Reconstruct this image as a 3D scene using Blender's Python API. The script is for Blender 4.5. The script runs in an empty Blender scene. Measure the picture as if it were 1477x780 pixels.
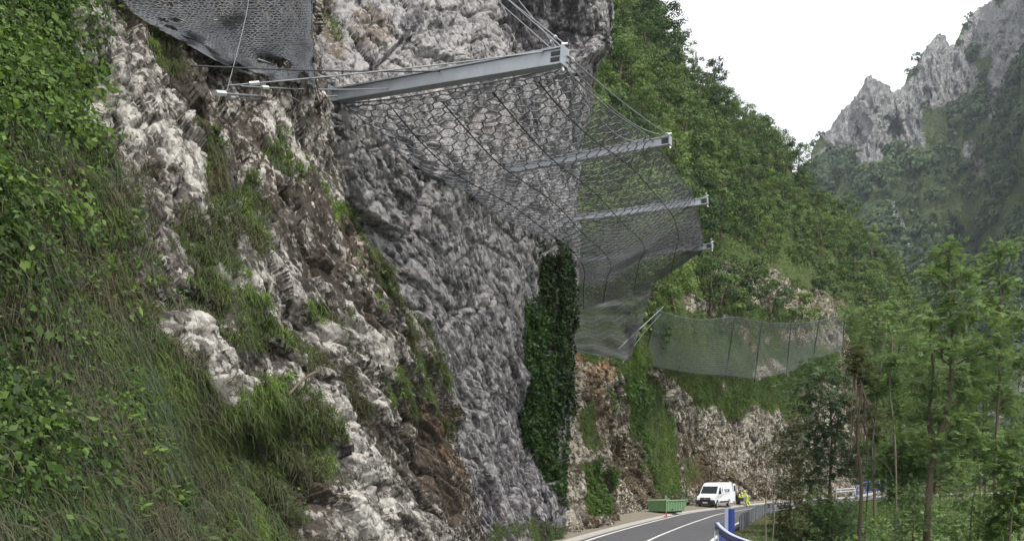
import bpy, bmesh, math, random
import numpy as np
from math import radians as R
from mathutils import Vector, Matrix
PI = math.pi
scene = bpy.context.scene
COL = scene.collection

# ---------------------------------------------------------------- camera, sky, sun, exposure
CAM_H, F, CX, HZ, PW = 3.05, 1300.0, 738.5, 690.0, 1477.0
cam = bpy.data.cameras.new('camera'); camo = bpy.data.objects.new('camera', cam); COL.objects.link(camo)
camo.location = (0, 0, CAM_H); camo.rotation_euler = (R(90), 0, 0)
cam.sensor_width = 36.0; cam.lens = 36.0 * F / PW
cam.shift_y = (HZ - 390.0) / PW
cam.clip_start = 0.2; cam.clip_end = 6000
scene.camera = camo
SUN_EL, SUN_AZ = 58.0, 150.0           # a veiled sun high behind the camera, over the right shoulder
world = bpy.data.worlds.new('World'); scene.world = world; world.use_nodes = True
nt = world.node_tree; nt.nodes.clear()
wo = nt.nodes.new('ShaderNodeOutputWorld'); bg = nt.nodes.new('ShaderNodeBackground')
sky = nt.nodes.new('ShaderNodeTexSky'); sky.sky_type = 'NISHITA'; sky.sun_disc = False
sky.sun_elevation = R(SUN_EL); sky.sun_rotation = R(SUN_AZ); sky.air_density = 1.0; sky.dust_density = 4.0; sky.ozone_density = 1.0
hs = nt.nodes.new('ShaderNodeHueSaturation'); hs.inputs['Saturation'].default_value = 0.16
mx = nt.nodes.new('ShaderNodeMixRGB'); mx.inputs[0].default_value = 0.55; mx.inputs[2].default_value = (11.0, 11.2, 11.5, 1)   # the cloud deck
nt.links.new(sky.outputs[0], hs.inputs['Color']); nt.links.new(hs.outputs[0], mx.inputs[1])
nt.links.new(mx.outputs[0], bg.inputs[0]); bg.inputs[1].default_value = 0.08
nt.links.new(bg.outputs[0], wo.inputs[0])
sl = bpy.data.lights.new('sun', 'SUN'); sl.energy = 1.5; sl.angle = R(10); sl.color = (1, .96, .9)
so = bpy.data.objects.new('sun', sl); COL.objects.link(so)
_d = Vector((math.sin(R(SUN_AZ)) * math.cos(R(SUN_EL)), math.cos(R(SUN_AZ)) * math.cos(R(SUN_EL)), math.sin(R(SUN_EL))))
so.rotation_euler = (-_d).to_track_quat('-Z', 'Y').to_euler(); so.location = (0, -20, 60)
vs = scene.view_settings; vs.view_transform = 'Standard'; vs.look = 'None'; vs.gamma = 1; vs.use_curve_mapping = False
vs.exposure = 1.2
scene.cycles.max_bounces = 6; scene.cycles.diffuse_bounces = 3; scene.cycles.transparent_max_bounces = 8
scene.cycles.volume_bounces = 1; scene.cycles.transmission_bounces = 3; scene.cycles.glossy_bounces = 2
scene.cycles.use_denoising = True

def W(px, py, d):
    """A point of the place, given by its bearing from the road and its distance ahead."""
    return np.array([(px - CX) / F * d, d, CAM_H + (HZ - py) / F * d])

# ---------------------------------------------------------------- noise
def _hash(i, j, k, seed):
    n = (i.astype(np.int64) * 374761393 + j.astype(np.int64) * 668265263 + k.astype(np.int64) * 2147483647 + seed * 1274126177) & 0xffffffff
    n = ((n ^ (n >> 13)) * 1274126177) & 0xffffffff
    n = ((n ^ (n >> 15)) * 2246822519) & 0xffffffff
    return ((n ^ (n >> 16)) & 0xffffff).astype(np.float64) / 0xffffff
def vnoise(p, seed=0):
    i = np.floor(p).astype(np.int64); f = p - i; f = f * f * f * (f * (f * 6 - 15) + 10)
    r = 0
    for a in (0, 1):
        for b in (0, 1):
            for c in (0, 1):
                w = (f[..., 0] if a else 1 - f[..., 0]) * (f[..., 1] if b else 1 - f[..., 1]) * (f[..., 2] if c else 1 - f[..., 2])
                r = r + w * _hash(i[..., 0] + a, i[..., 1] + b, i[..., 2] + c, seed)
    return r * 2 - 1
def fbm(p, octv=4, seed=0, gain=.5, lac=2.03):
    r, a, s = 0, 1, 0
    for o in range(octv):
        r = r + a * vnoise(p, seed + o * 17); s += a; a *= gain; p = p * lac + 7.3
    return r / s
def ridged(p, octv=4, seed=0):
    r, a, s = 0, 1, 0
    for o in range(octv):
        r = r + a * (1 - np.abs(vnoise(p, seed + o * 31)) * 2); s += a; a *= .5; p = p * 2.07 + 3.1
    return r / s
def facet(u, v, seed=0, tilt=1.0):
    """Broken rock: every Voronoi cell is a block with its own tilt and height. Returns height, cell random, edge distance."""
    iu, iv = np.floor(u).astype(np.int64), np.floor(v).astype(np.int64)
    best = np.full(u.shape, 1e9); sec = np.full(u.shape, 1e9); h = np.zeros(u.shape); rid = np.zeros(u.shape)
    for a in (-1, 0, 1):
        for b in (-1, 0, 1):
            ci, cj = iu + a, iv + b; z = np.zeros_like(ci)
            x = ci + .1 + .8 * _hash(ci, cj, z, seed); y = cj + .1 + .8 * _hash(ci, cj, z, seed + 1)
            du, dv = u - x, v - y; d = du * du + dv * dv
            hh = tilt * ((_hash(ci, cj, z, seed + 2) - .5) * du + (_hash(ci, cj, z, seed + 3) - .5) * dv) * 1.6 + (_hash(ci, cj, z, seed + 4) - .5)
            rr = _hash(ci, cj, z, seed + 5)
            m = d < best
            sec = np.where(m, best, np.minimum(sec, d)); h = np.where(m, hh, h); rid = np.where(m, rr, rid); best = np.where(m, d, best)
    return h, rid, np.sqrt(sec) - np.sqrt(best)
def sstep(a, b, x):
    t = np.clip((x - a) / (b - a), 0, 1); return t * t * (3 - 2 * t)

# ---------------------------------------------------------------- mesh helpers
def put(o, parent=None, **kw):
    if o.name not in COL.objects: COL.objects.link(o)
    if parent is not None: o.parent = parent
    for k, v in kw.items():
        if v: o[k] = v
    return o
def mk(name, V, Fq, mat=None, parent=None, attrs=None, smooth=False, **kw):
    V = np.ascontiguousarray(V, np.float32).reshape(-1, 3); Fq = np.ascontiguousarray(Fq, np.int32)
    me = bpy.data.meshes.new(name); n, k = Fq.shape
    me.vertices.add(len(V)); me.vertices.foreach_set('co', V.ravel())
    me.loops.add(n * k); me.loops.foreach_set('vertex_index', Fq.ravel())
    me.polygons.add(n); me.polygons.foreach_set('loop_start', np.arange(0, n * k, k, dtype=np.int32))
    me.update(calc_edges=True)
    if smooth: me.polygons.foreach_set('use_smooth', np.ones(n, bool))
    for an, av in (attrs or {}).items():
        at = me.attributes.new(an, 'FLOAT', 'POINT'); at.data.foreach_set('value', np.ascontiguousarray(av, np.float32).ravel())
    if mat is not None: me.materials.append(mat)
    return put(bpy.data.objects.new(name, me), parent, **kw)
def empty(name, loc, rz=0, **kw):
    o = bpy.data.objects.new(name, None); o.location = loc; o.rotation_euler = (0, 0, rz); o.empty_display_size = .3
    return put(o, **kw)
class MB:
    """Collects boxes, tubes and prisms into one mesh."""
    def __init__(s): s.v = []; s.f = []; s.n = 0
    def add(s, V, faces):
        V = np.asarray(V, float).reshape(-1, 3); s.v.append(V); s.f += [tuple(i + s.n for i in f) for f in faces]; s.n += len(V); return s
    def box(s, c, size, rot=None, taper=None):
        x, y, z = (a / 2 for a in size)
        V = np.array([(-x, -y, -z), (x, -y, -z), (x, y, -z), (-x, y, -z), (-x, -y, z), (x, -y, z), (x, y, z), (-x, y, z)])
        if taper: V[4:, :2] *= taper
        if rot is not None: V = V @ np.array(rot).T
        return s.add(V + np.array(c), [(0, 3, 2, 1), (4, 5, 6, 7), (0, 1, 5, 4), (1, 2, 6, 5), (2, 3, 7, 6), (3, 0, 4, 7)])
    def tube(s, pts, r, n=6, cap=True):
        pts = np.asarray(pts, float); m = len(pts); r = np.broadcast_to(np.asarray(r, float), (m,))
        t = np.gradient(pts, axis=0); t /= np.linalg.norm(t, axis=1)[:, None] + 1e-9
        up = np.array((0, 0, 1.)) if abs(t[:, 2]).mean() < .8 else np.array((1., 0, 0))
        a = np.cross(t, up); a /= np.linalg.norm(a, axis=1)[:, None] + 1e-9; b = np.cross(a, t)
        an = np.arange(n) / n * 2 * PI
        V = pts[:, None] + r[:, None, None] * (np.cos(an)[None, :, None] * a[:, None] + np.sin(an)[None, :, None] * b[:, None])
        f = [(i * n + j, i * n + (j + 1) % n, (i + 1) * n + (j + 1) % n, (i + 1) * n + j) for i in range(m - 1) for j in range(n)]
        if cap: f += [tuple(range(n - 1, -1, -1)), tuple((m - 1) * n + j for j in range(n))]
        return s.add(V, f)
    def prism(s, poly, y0, y1):
        """poly in (x, z), extruded along y"""
        n = len(poly); V = [(x, y0, z) for x, z in poly] + [(x, y1, z) for x, z in poly]
        return s.add(V, [tuple(range(n)), tuple(range(2 * n - 1, n - 1, -1))] + [(i, i + n, (i + 1) % n + n, (i + 1) % n) for i in range(n)])
    def build(s, name, mat, parent=None, bevel=0, smooth=False, **kw):
        me = bpy.data.meshes.new(name); me.from_pydata([tuple(p) for p in np.concatenate(s.v)], [], s.f); me.update()
        bm = bmesh.new(); bm.from_mesh(me); bmesh.ops.recalc_face_normals(bm, faces=bm.faces); bm.to_mesh(me); bm.free()
        if smooth: me.polygons.foreach_set('use_smooth', [True] * len(me.polygons))
        me.materials.append(mat)
        o = put(bpy.data.objects.new(name, me), parent, **kw)
        if bevel:
            b = o.modifiers.new('bevel', 'BEVEL'); b.width = bevel; b.segments = 2; b.limit_method = 'ANGLE'
        return o
def copy_tree(o, parent=None):
    c = o.copy(); COL.objects.link(c); c.parent = parent
    for ch in [x for x in bpy.data.objects if x.parent == o]: copy_tree(ch, c)
    return c
def wires(E0, E1, r):
    """Many straight wires as three-sided rods: returns verts, quads."""
    E0 = np.asarray(E0, float); E1 = np.asarray(E1, float); n = len(E0); r = np.broadcast_to(np.asarray(r, float), (n,))
    t = E1 - E0; t /= np.linalg.norm(t, axis=1)[:, None] + 1e-9
    ref = np.where(np.abs(t[:, 2:3]) < .8, np.array([[0, 0, 1.]]), np.array([[1., 0, 0]]))
    a = np.cross(t, ref); a /= np.linalg.norm(a, axis=1)[:, None] + 1e-9; b = np.cross(a, t)
    V = np.zeros((n, 6, 3))
    for k in range(3):
        o = (math.cos(k * 2 * PI / 3) * a + math.sin(k * 2 * PI / 3) * b) * r[:, None]
        V[:, k] = E0 + o; V[:, k + 3] = E1 + o
    f = np.array([(0, 1, 4, 3), (1, 2, 5, 4), (2, 0, 3, 5)])
    return V.reshape(-1, 3), (np.arange(n)[:, None, None] * 6 + f[None]).reshape(-1, 4)
def cr1(C, m):
    """Catmull-Rom along axis 0, m samples."""
    n = len(C); t = np.linspace(0, n - 1, m); i = np.minimum(t.astype(int), n - 2); f = (t - i).reshape((-1,) + (1,) * (C.ndim - 1))
    p0 = C[np.maximum(i - 1, 0)]; p1 = C[i]; p2 = C[i + 1]; p3 = C[np.minimum(i + 2, n - 1)]
    return .5 * (2 * p1 + (p2 - p0) * f + (2 * p0 - 5 * p1 + 4 * p2 - p3) * f * f + (3 * p1 - p0 - 3 * p2 + p3) * f ** 3)
def grid_normals(P):
    du = np.gradient(P, axis=1); dv = np.gradient(P, axis=0); n = np.cross(dv, du)
    return n / (np.linalg.norm(n, axis=2)[..., None] + 1e-9)
def grid_faces(nv, nu):
    i = np.arange(nv * nu).reshape(nv, nu)
    return np.stack([i[:-1, :-1], i[1:, :-1], i[1:, 1:], i[:-1, 1:]], -1).reshape(-1, 4)
class Patch:
    """A rock or earth surface spanned between survey points (rows top to bottom, columns left to right)."""
    def __init__(s, rows, nu, nv, flip=False):
        C = np.array([[tuple(W(*p)) + (p[0], p[1]) for p in r] for r in rows], float)
        G = cr1(C, nv); G = np.swapaxes(cr1(np.swapaxes(G, 0, 1), nu), 0, 1)
        s.P = G[..., :3].copy(); s.B = s.P.copy(); s.px = G[..., 3]; s.py = G[..., 4]; s.nu, s.nv = nu, nv
        s.N = grid_normals(s.P)
        if flip: s.N = -s.N
        lu = np.linalg.norm(np.diff(s.P, axis=1), axis=2).mean(0); lv = np.linalg.norm(np.diff(s.P, axis=0), axis=2).mean(1)
        s.U, s.V = np.meshgrid(np.concatenate([[0], np.cumsum(lu)]), np.concatenate([[0], np.cumsum(lv)]))
        s.A = {}; s.flip = flip
    def disp(s, h): s.P = s.P + s.N * h[..., None]
    def mesh(s, name, mat, **kw):
        s.N2 = grid_normals(s.P) * (-1 if s.flip else 1)
        f = grid_faces(s.nv, s.nu)
        if s.flip: f = f[:, ::-1]
        return mk(name, s.P, f, mat, None, s.A, **kw)
    def at(s, px, py, lift=0, vis=None):
        m = (s.px - px) ** 2 + (s.py - py) ** 2
        if vis is not None: m = m + np.where(np.arange(s.nu)[None, :] > vis * s.nu, 1e6, 0)
        k = np.unravel_index(np.argmin(m), m.shape)
        return s.P[k] + lift * s.N[k]
    def sample(s, prob, n, rng):
        """n vertex indices drawn by a mask, jittered inside their cell."""
        p = np.clip(prob[:-1, :-1], 0, None).ravel(); k = rng.choice(len(p), n, p=p / p.sum())
        i, j = np.unravel_index(k, (s.nv - 1, s.nu - 1)); fi, fj = rng.random(n)[:, None], rng.random(n)[:, None]
        q = s.P[i, j] * (1 - fi) * (1 - fj) + s.P[i + 1, j] * fi * (1 - fj) + s.P[i, j + 1] * (1 - fi) * fj + s.P[i + 1, j + 1] * fi * fj
        return q, s.N[i, j], i, j
def strokes(px, py, L, jit=0):
    """Mask of brush lines on a surface: L = [(points, radius, strength)]."""
    m = np.zeros(px.shape)
    for pts, rad, st in L:
        d = np.full(px.shape, 1e9)
        for (x0, y0), (x1, y1) in zip(pts[:-1], pts[1:]):
            ex, ey = x1 - x0, y1 - y0; t = np.clip(((px - x0) * ex + (py - y0) * ey) / (ex * ex + ey * ey + 1e-6), 0, 1)
            d = np.minimum(d, np.hypot(px - x0 - t * ex, py - y0 - t * ey))
        m = np.maximum(m, st * (1 - sstep(rad * .5, rad * 1.3, d)))
    return m

# ---------------------------------------------------------------- materials
class NT:
    def __init__(s, name):
        s.m = bpy.data.materials.new(name); s.m.use_nodes = True; s.t = s.m.node_tree; s.t.nodes.clear()
        s.out = s.n('ShaderNodeOutputMaterial')
    def n(s, t, **kw):
        x = s.t.nodes.new(t)
        for k, v in kw.items():
            if k in x.bl_rna.properties: setattr(x, k, v)
        return x
    def l(s, a, b): s.t.links.new(a, b)
    def attr(s, name): x = s.n('ShaderNodeAttribute'); x.attribute_name = name; return x.outputs['Fac']
    def coord(s, scale=(1, 1, 1)):
        tc = s.n('ShaderNodeTexCoord'); mp = s.n('ShaderNodeMapping'); mp.inputs['Scale'].default_value = scale
        s.l(tc.outputs['Object'], mp.inputs['Vector']); return mp.outputs[0]
    def noise(s, scale, detail=4, rough=.55, co=None, out='Fac'):
        x = s.n('ShaderNodeTexNoise'); x.inputs['Scale'].default_value = scale; x.inputs['Detail'].default_value = detail; x.inputs['Roughness'].default_value = rough
        if co is not None: s.l(co, x.inputs['Vector'])
        return x.outputs[out]
    def vor(s, scale, feature='F1', co=None, out='Distance'):
        x = s.n('ShaderNodeTexVoronoi'); x.feature = feature; x.inputs['Scale'].default_value = scale
        if co is not None: s.l(co, x.inputs['Vector'])
        return x.outputs[out]
    def math(s, op, a, b=None, clamp=False):
        x = s.n('ShaderNodeMath'); x.operation = op; x.use_clamp = clamp
        for i, q in enumerate((a, b)):
            if q is None: continue
            if isinstance(q, (int, float)): x.inputs[i].default_value = q
            else: s.l(q, x.inputs[i])
        return x.outputs[0]
    def ramp(s, f, stops):
        x = s.n('ShaderNodeValToRGB'); e = x.color_ramp.elements
        while len(e) < len(stops): e.new(.5)
        for q, (p, c) in zip(e, stops): q.position = p; q.color = (tuple(c) if hasattr(c, '__len__') else (c, c, c)) + (1,)
        s.l(f, x.inputs[0]); return x.outputs[0]
    def mix(s, f, a, b, mode='MIX'):
        x = s.n('ShaderNodeMixRGB'); x.blend_type = mode
        for i, q in enumerate((f, a, b)):
            if isinstance(q, (int, float)): x.inputs[i].default_value = q
            elif isinstance(q, tuple): x.inputs[i].default_value = q + (1,)
            else: s.l(q, x.inputs[i])
        return x.outputs[0]
    def bump(s, h, strength=.5, dist=.1, prev=None):
        x = s.n('ShaderNodeBump'); x.inputs['Strength'].default_value = strength; x.inputs['Distance'].default_value = dist
        s.l(h, x.inputs['Height'])
        if prev is not None: s.l(prev, x.inputs['Normal'])
        return x.outputs[0]
    def pbr(s, col, rough=.9, metal=0, nrm=None, spec=.3):
        x = s.n('ShaderNodeBsdfPrincipled')
        if isinstance(col, tuple): x.inputs['Base Color'].default_value = col + (1,)
        else: s.l(col, x.inputs['Base Color'])
        if isinstance(rough, (int, float)): x.inputs['Roughness'].default_value = rough
        else: s.l(rough, x.inputs['Roughness'])
        x.inputs['Metallic'].default_value = metal; x.inputs['Specular IOR Level'].default_value = spec
        if nrm is not None: s.l(nrm, x.inputs['Normal'])
        s.l(x.outputs[0], s.out.inputs['Surface']); return s.m

def rock_mat(name, dark, mid, pale, soil, moss, k=1.0, bumpd=.05, dip=(.3, .3, -.9)):
    """Broken limestone. Chips are drawn out along the dip of the beds."""
    m = NT(name); co = m.coord()
    if dip:
        a_ = Vector(dip).normalized(); b_ = a_.cross(Vector((0, 0, 1))).normalized(); c_ = a_.cross(b_); cx = m.n('ShaderNodeCombineXYZ')
        for i_, ax in enumerate((a_, b_ * 1.9, c_ * 1.9)):
            dt = m.n('ShaderNodeVectorMath'); dt.operation = 'DOT_PRODUCT'; m.l(co, dt.inputs[0]); dt.inputs[1].default_value = ax; m.l(dt.outputs['Value'], cx.inputs[i_])
        wn = m.n('ShaderNodeVectorMath'); wn.operation = 'MULTIPLY_ADD'; m.l(m.noise(2.2 * k, 4, .6, co, 'Color'), wn.inputs[0]); wn.inputs[1].default_value = (.35 / k, .35 / k, .35 / k); m.l(cx.outputs[0], wn.inputs[2]); sc_ = wn.outputs[0]
    else: sc_ = co
    def chip(scale):
        v = m.n('ShaderNodeTexVoronoi'); v.inputs['Scale'].default_value = scale; v.distance = 'MANHATTAN'; m.l(sc_, v.inputs['Vector'])
        s = m.n('ShaderNodeSeparateColor'); m.l(v.outputs['Color'], s.inputs[0])
        rel = m.n('ShaderNodeVectorMath'); rel.operation = 'SUBTRACT'; m.l(sc_, rel.inputs[0]); m.l(v.outputs['Position'], rel.inputs[1])
        rv = m.n('ShaderNodeVectorMath'); rv.operation = 'SUBTRACT'; m.l(v.outputs['Color'], rv.inputs[0]); rv.inputs[1].default_value = (.5, .5, .5)
        dt = m.n('ShaderNodeVectorMath'); dt.operation = 'DOT_PRODUCT'; m.l(rel.outputs[0], dt.inputs[0]); m.l(rv.outputs[0], dt.inputs[1])
        return m.math('MULTIPLY', dt.outputs['Value'], scale), s.outputs[0], s.outputs[1]   # tilted facet, tone, height
    d1, a1, b1 = chip(1.7 * k); d2, a2, b2 = chip(5.2 * k)
    n1 = m.noise(1.1 * k, 6, .65, co); n2 = m.noise(5 * k, 6, .7, co); n3 = m.noise(24 * k, 4, .7, co)
    S = lambda x, w: m.math('MULTIPLY', m.math('SUBTRACT', x, .5), w)
    t = m.attr('tone')
    for x, w in ((a1, .40), (a2, .42), (n1, .45), (n2, .6), (n3, .42)): t = m.math('ADD', t, S(x, w))
    c = m.ramp(t, [(.10, dark), (.38, mid), (.66, pale), (1.0, tuple(min(.60, x * 1.22) for x in pale))])
    c = m.mix(m.math('MULTIPLY', m.attr('rust'), m.math('ADD', .3, n2)), c, (.27, .145, .06), 'MIX')
    sc = m.mix(m.math('ADD', m.math('MULTIPLY', n3, .6), m.math('MULTIPLY', n2, .4)), tuple(x * .25 for x in soil), tuple(x * 1.75 for x in soil))
    fs = m.math('ADD', m.attr('soil'), m.math('ADD', S(n2, 1.5), S(b2, .45))); fs = m.math('MULTIPLY', m.math('SUBTRACT', fs, .40), 5.0, True)
    c = m.mix(fs, c, sc)
    mc = m.mix(m.math('ADD', m.math('MULTIPLY', n3, .5), m.math('MULTIPLY', n2, .5)), tuple(x * .3 for x in moss), tuple(x * 1.7 for x in moss))
    fm = m.math('ADD', m.attr('veg'), m.math('ADD', S(n2, 1.2), S(n1, .5))); fm = m.math('MULTIPLY', m.math('SUBTRACT', fm, .45), 4.0, True)
    c = m.mix(fm, c, mc)
    h = m.math('ADD', m.math('MULTIPLY', b1, .75), m.math('MULTIPLY', b2, .34))
    h = m.math('ADD', h, m.math('ADD', m.math('MULTIPLY', d1, 1.5), m.math('MULTIPLY', d2, .75)))
    h = m.math('ADD', h, m.math('ADD', m.math('MULTIPLY', n2, .35), m.math('MULTIPLY', n3, .22)))
    return m.pbr(c, .92, 0, m.bump(h, 1.0, bumpd / k * 2.2), .15)
def leaf_mat(name, c0, c1, c2, trans=.35, rough=.55, var=.35, obj=False):
    """Leaves: tint 0..1 runs through three greens, light passes through the blade."""
    m = NT(name); t = m.attr('tint')
    if obj:
        oi = m.n('ShaderNodeObjectInfo')
        t = m.math('ADD', t, m.math('MULTIPLY', m.math('SUBTRACT', oi.outputs['Random'], .5), var), True)
    c = m.ramp(t, [(0, c0), (.5, c1), (1, c2)])
    p = m.n('ShaderNodeBsdfPrincipled'); m.l(c, p.inputs['Base Color']); p.inputs['Roughness'].default_value = rough; p.inputs['Specular IOR Level'].default_value = .25
    tr = m.n('ShaderNodeBsdfTranslucent'); m.l(m.mix(1.0, c, (1.15, 1.2, .75), 'MULTIPLY'), tr.inputs['Color'])
    mx = m.n('ShaderNodeMixShader'); mx.inputs[0].default_value = trans; m.l(p.outputs[0], mx.inputs[1]); m.l(tr.outputs[0], mx.inputs[2])
    m.l(mx.outputs[0], m.out.inputs['Surface']); return m.m
def plain(name, col, rough=.5, metal=0, var=.25, scale=6, bump=0, spec=.4):
    m = NT(name); co = m.coord(); n = m.noise(scale, 5, .65, co)
    c = m.mix(n, tuple(x * (1 - var) for x in col), tuple(min(1, x * (1 + var)) for x in col))
    return m.pbr(c, m.math('ADD', m.math('MULTIPLY', n, .25), rough - .12), metal, m.bump(n, bump, .01) if bump else None, spec)

# ---------------------------------------------------------------- leaves and blades
def rnd_unit(n, rng):
    v = rng.normal(size=(n, 3)); return v / (np.linalg.norm(v, axis=1)[:, None] + 1e-9)
def unit(v): return v / (np.linalg.norm(v, axis=-1)[..., None] + 1e-9)
def leaf_quads(p, d, s, L, w, fold=.25):
    """Folded pointed leaves: p base, d direction, s side; arrays."""
    L = np.asarray(L)[:, None]; w = np.asarray(w)[:, None]; n = unit(np.cross(d, s))
    V = np.stack([p, p + d * L * .45 + s * w + n * w * fold, p + d * L, p + d * L * .45 - s * w + n * w * fold], 1)
    return V.reshape(-1, 3), np.arange(len(p) * 4).reshape(-1, 4)
def blades(p, n, L, w, rng, droop=1.0, out=.5):
    """Drooping grass blades: two-segment strips that start out of the bank and hang."""
    k = len(p); L = np.asarray(L)[:, None]; w = np.asarray(w)[:, None]
    dn = np.array([[0, 0, -1.]]); r = rnd_unit(k, rng)
    d0 = unit(n * out + r * .6 + np.array([[0, 0, .35]])); d1 = unit(d0 * .4 + dn * droop + r * .42)
    s = unit(np.cross(d0, rnd_unit(k, rng)))
    q1 = p + d0 * L * .4; q2 = q1 + d1 * L * .6
    V = np.stack([p - s * w, p + s * w, q1 - s * w * .8, q1 + s * w * .8, q2 - s * w * .12, q2 + s * w * .12], 1)
    b = np.arange(k)[:, None] * 6
    f = np.concatenate([b + np.array([[0, 1, 3, 2]]), b + np.array([[2, 3, 5, 4]])])
    return V.reshape(-1, 3), f
def grass_obj(name, p, n, L, w, tint, rng, mat, droop=1.0, out=.5, **kw):
    V, f = blades(p, n, L, w, rng, droop, out)
    return mk(name, V, f, mat, attrs={'tint': np.repeat(tint, 6)}, **kw)
def tufts_of(p, n, m, rad, rg, flat=.35):
    """Turn k seeds into k*m blade roots gathered in tufts; returns roots, normals, tuft index."""
    k_ = len(p); t = rnd_unit(k_ * m, rg); nn = np.repeat(n, m, 0); t = t - nn * (t * nn).sum(1)[:, None] * (1 - flat)
    return np.repeat(p, m, 0) + t * rad * rg.random((k_ * m, 1)) ** .6, unit(nn + t * .8), np.repeat(np.arange(k_), m)
def leaf_obj(name, p, n, L, w, tint, rng, mat, parent=None, hang=.5, **kw):
    d = unit(n * .5 + rnd_unit(len(p), rng) * .8 + np.array([[0, 0, -hang]])); s = unit(np.cross(d, n + rnd_unit(len(p), rng) * .7))
    V, f = leaf_quads(p, d, s, L, w)
    return mk(name, V, f, mat, parent, attrs={'tint': np.repeat(tint, 4)}, **kw)

rng = np.random.default_rng(7)

# ---------------------------------------------------------------- surfaces: materials
M_bank = rock_mat('bank_limestone', (.06, .054, .05), (.18, .166, .148), (.39, .37, .335), (.064, .053, .042), (.055, .068, .026), 1.5, .06, (.42, .12, -.9))
M_cliff = rock_mat('cliff_limestone', (.066, .063, .068), (.168, .161, .168), (.30, .288, .284), (.15, .125, .095), (.06, .075, .03), 1.0, .05, (.27, .36, -.89))
M_cut = rock_mat('cutting_limestone', (.11, .098, .08), (.25, .228, .185), (.42, .39, .325), (.10, .075, .045), (.07, .095, .03), .6, .09, (.32, .42, -.85))
M_mount = rock_mat('mountain_limestone', (.12, .12, .115), (.38, .38, .37), (.60, .595, .58), (.18, .165, .11), (.125, .17, .065), .045, 1.2, (.05, .1, -1))
M_grass = leaf_mat('bank_grass', (.075, .075, .04), (.10, .145, .045), (.17, .25, .06), .35)
M_hay = leaf_mat('hanging_dry_grass', (.12, .095, .065), (.10, .11, .066), (.085, .12, .06), .3)
M_broad = leaf_mat('bank_broad_leaves', (.035, .06, .02), (.085, .15, .035), (.19, .28, .07), .4)
M_ivy = leaf_mat('ivy_leaves', (.022, .036, .016), (.04, .075, .022), (.085, .15, .04), .25)
M_turf = leaf_mat('ledge_turf', (.06, .075, .025), (.085, .13, .03), (.13, .2, .04), .3)

# ---------------------------------------------------------------- the bank beside the camera
bank = Patch([
    [(-330, -90, 10.5), (0, -90, 15), (190, -90, 19), (330, -90, 22), (430, -90, 25), (425, -90, 28), (380, -90, 32)],
    [(-320, 20, 10), (0, 20, 13.7), (185, 20, 18), (335, 20, 21), (443, 20, 24), (436, 20, 27), (385, 20, 31)],
    [(-310, 150, 9.5), (0, 150, 12.5), (195, 150, 16.8), (350, 150, 20), (463, 150, 23), (456, 150, 26), (400, 150, 29)],
    [(-300, 340, 8.6), (0, 340, 11), (220, 340, 14.8), (390, 340, 18.3), (502, 340, 22), (497, 340, 25), (430, 340, 28)],
    [(-290, 530, 7.8), (0, 530, 10), (250, 530, 13.6), (450, 530, 18.2), (604, 530, 24.5), (600, 530, 27), (520, 530, 30)],
    [(-280, 640, 7.2), (0, 640, 9.3), (270, 640, 13.2), (490, 640, 18.6), (648, 640, 27), (645, 640, 30), (570, 640, 33)],
    [(-270, 780, 6.6), (0, 780, 8.8), (290, 780, 12.8), (530, 780, 18.6), (703, 780, 30), (700, 780, 33), (620, 780, 36)],
    [(-260, 900, 6.3), (0, 900, 8.4), (300, 900, 12.4), (560, 900, 18.4), (760, 900, 30.5), (765, 900, 34), (700, 900, 37)],
], 860, 640)
b = bank
q = b.P
wrp = fbm(q * .3, 3, 5) * .5
ca, sa = math.cos(R(63)), math.sin(R(63))          # the beds dip steeply down to the right
u2, v2 = (b.U + wrp) * ca + b.V * sa, -(b.U + wrp) * sa + b.V * ca
h1, r1, e1 = facet(u2 / 1.5, v2 / .7, 11); h2, r2, e2 = facet(u2 / .52, v2 / .26, 23); h3, r3, e3 = facet(u2 / .2, v2 / .11, 37)
nz = fbm(q * .9, 5, 9)
jx, jy = fbm(q * .55, 4, 41) * 42, fbm(q * .55, 4, 43) * 42
X, Y = b.px + jx, b.py + jy
leafy = (1 - sstep(70, 130, X - np.clip((Y - 60) * .12, -10, 40))) * (1 - .75 * sstep(260, 420, Y + .7 * X)) + .8 * strokes(X, Y, [([(20, 470), (110, 480)], 24, 1), ([(10, 560), (50, 600)], 26, .8), ([(60, 420), (80, 440)], 20, .8)])
leafy = np.clip(leafy, 0, 1)
hang = (1 - sstep(-25, 60, X - (105 + (Y - 215) * .50))) * sstep(175, 260, Y)
rocky = strokes(X, Y, [([(95, 25), (130, 130), (160, 205)], 32, 1), ([(120, 60), (230, 200), (270, 290), (350, 440)], 30, .9), ([(250, 470), (310, 560), (360, 610)], 28, 1),
    ([(200, 170), (320, 330), (350, 450)], 20, .7), ([(390, 160), (440, 220)], 26, 1), ([(450, 480), (510, 560), (545, 615)], 16, 1.1), ([(490, 460), (540, 525)], 17, 1.1),
    ([(420, 560), (470, 690), (520, 790)], 34, .9), ([(330, 330), (400, 480)], 16, .6), ([(570, 740), (640, 800)], 40, .6), ([(380, 370), (440, 420)], 26, .7)])
hang = hang * (1 - np.clip(strokes(X, Y, [([(150, 210), (165, 215)], 22, 1), ([(205, 290), (255, 300)], 24, .9), ([(250, 470), (310, 560), (365, 610)], 26, 1), ([(95, 370), (108, 400)], 16, .9)]), 0, 1))
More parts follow.
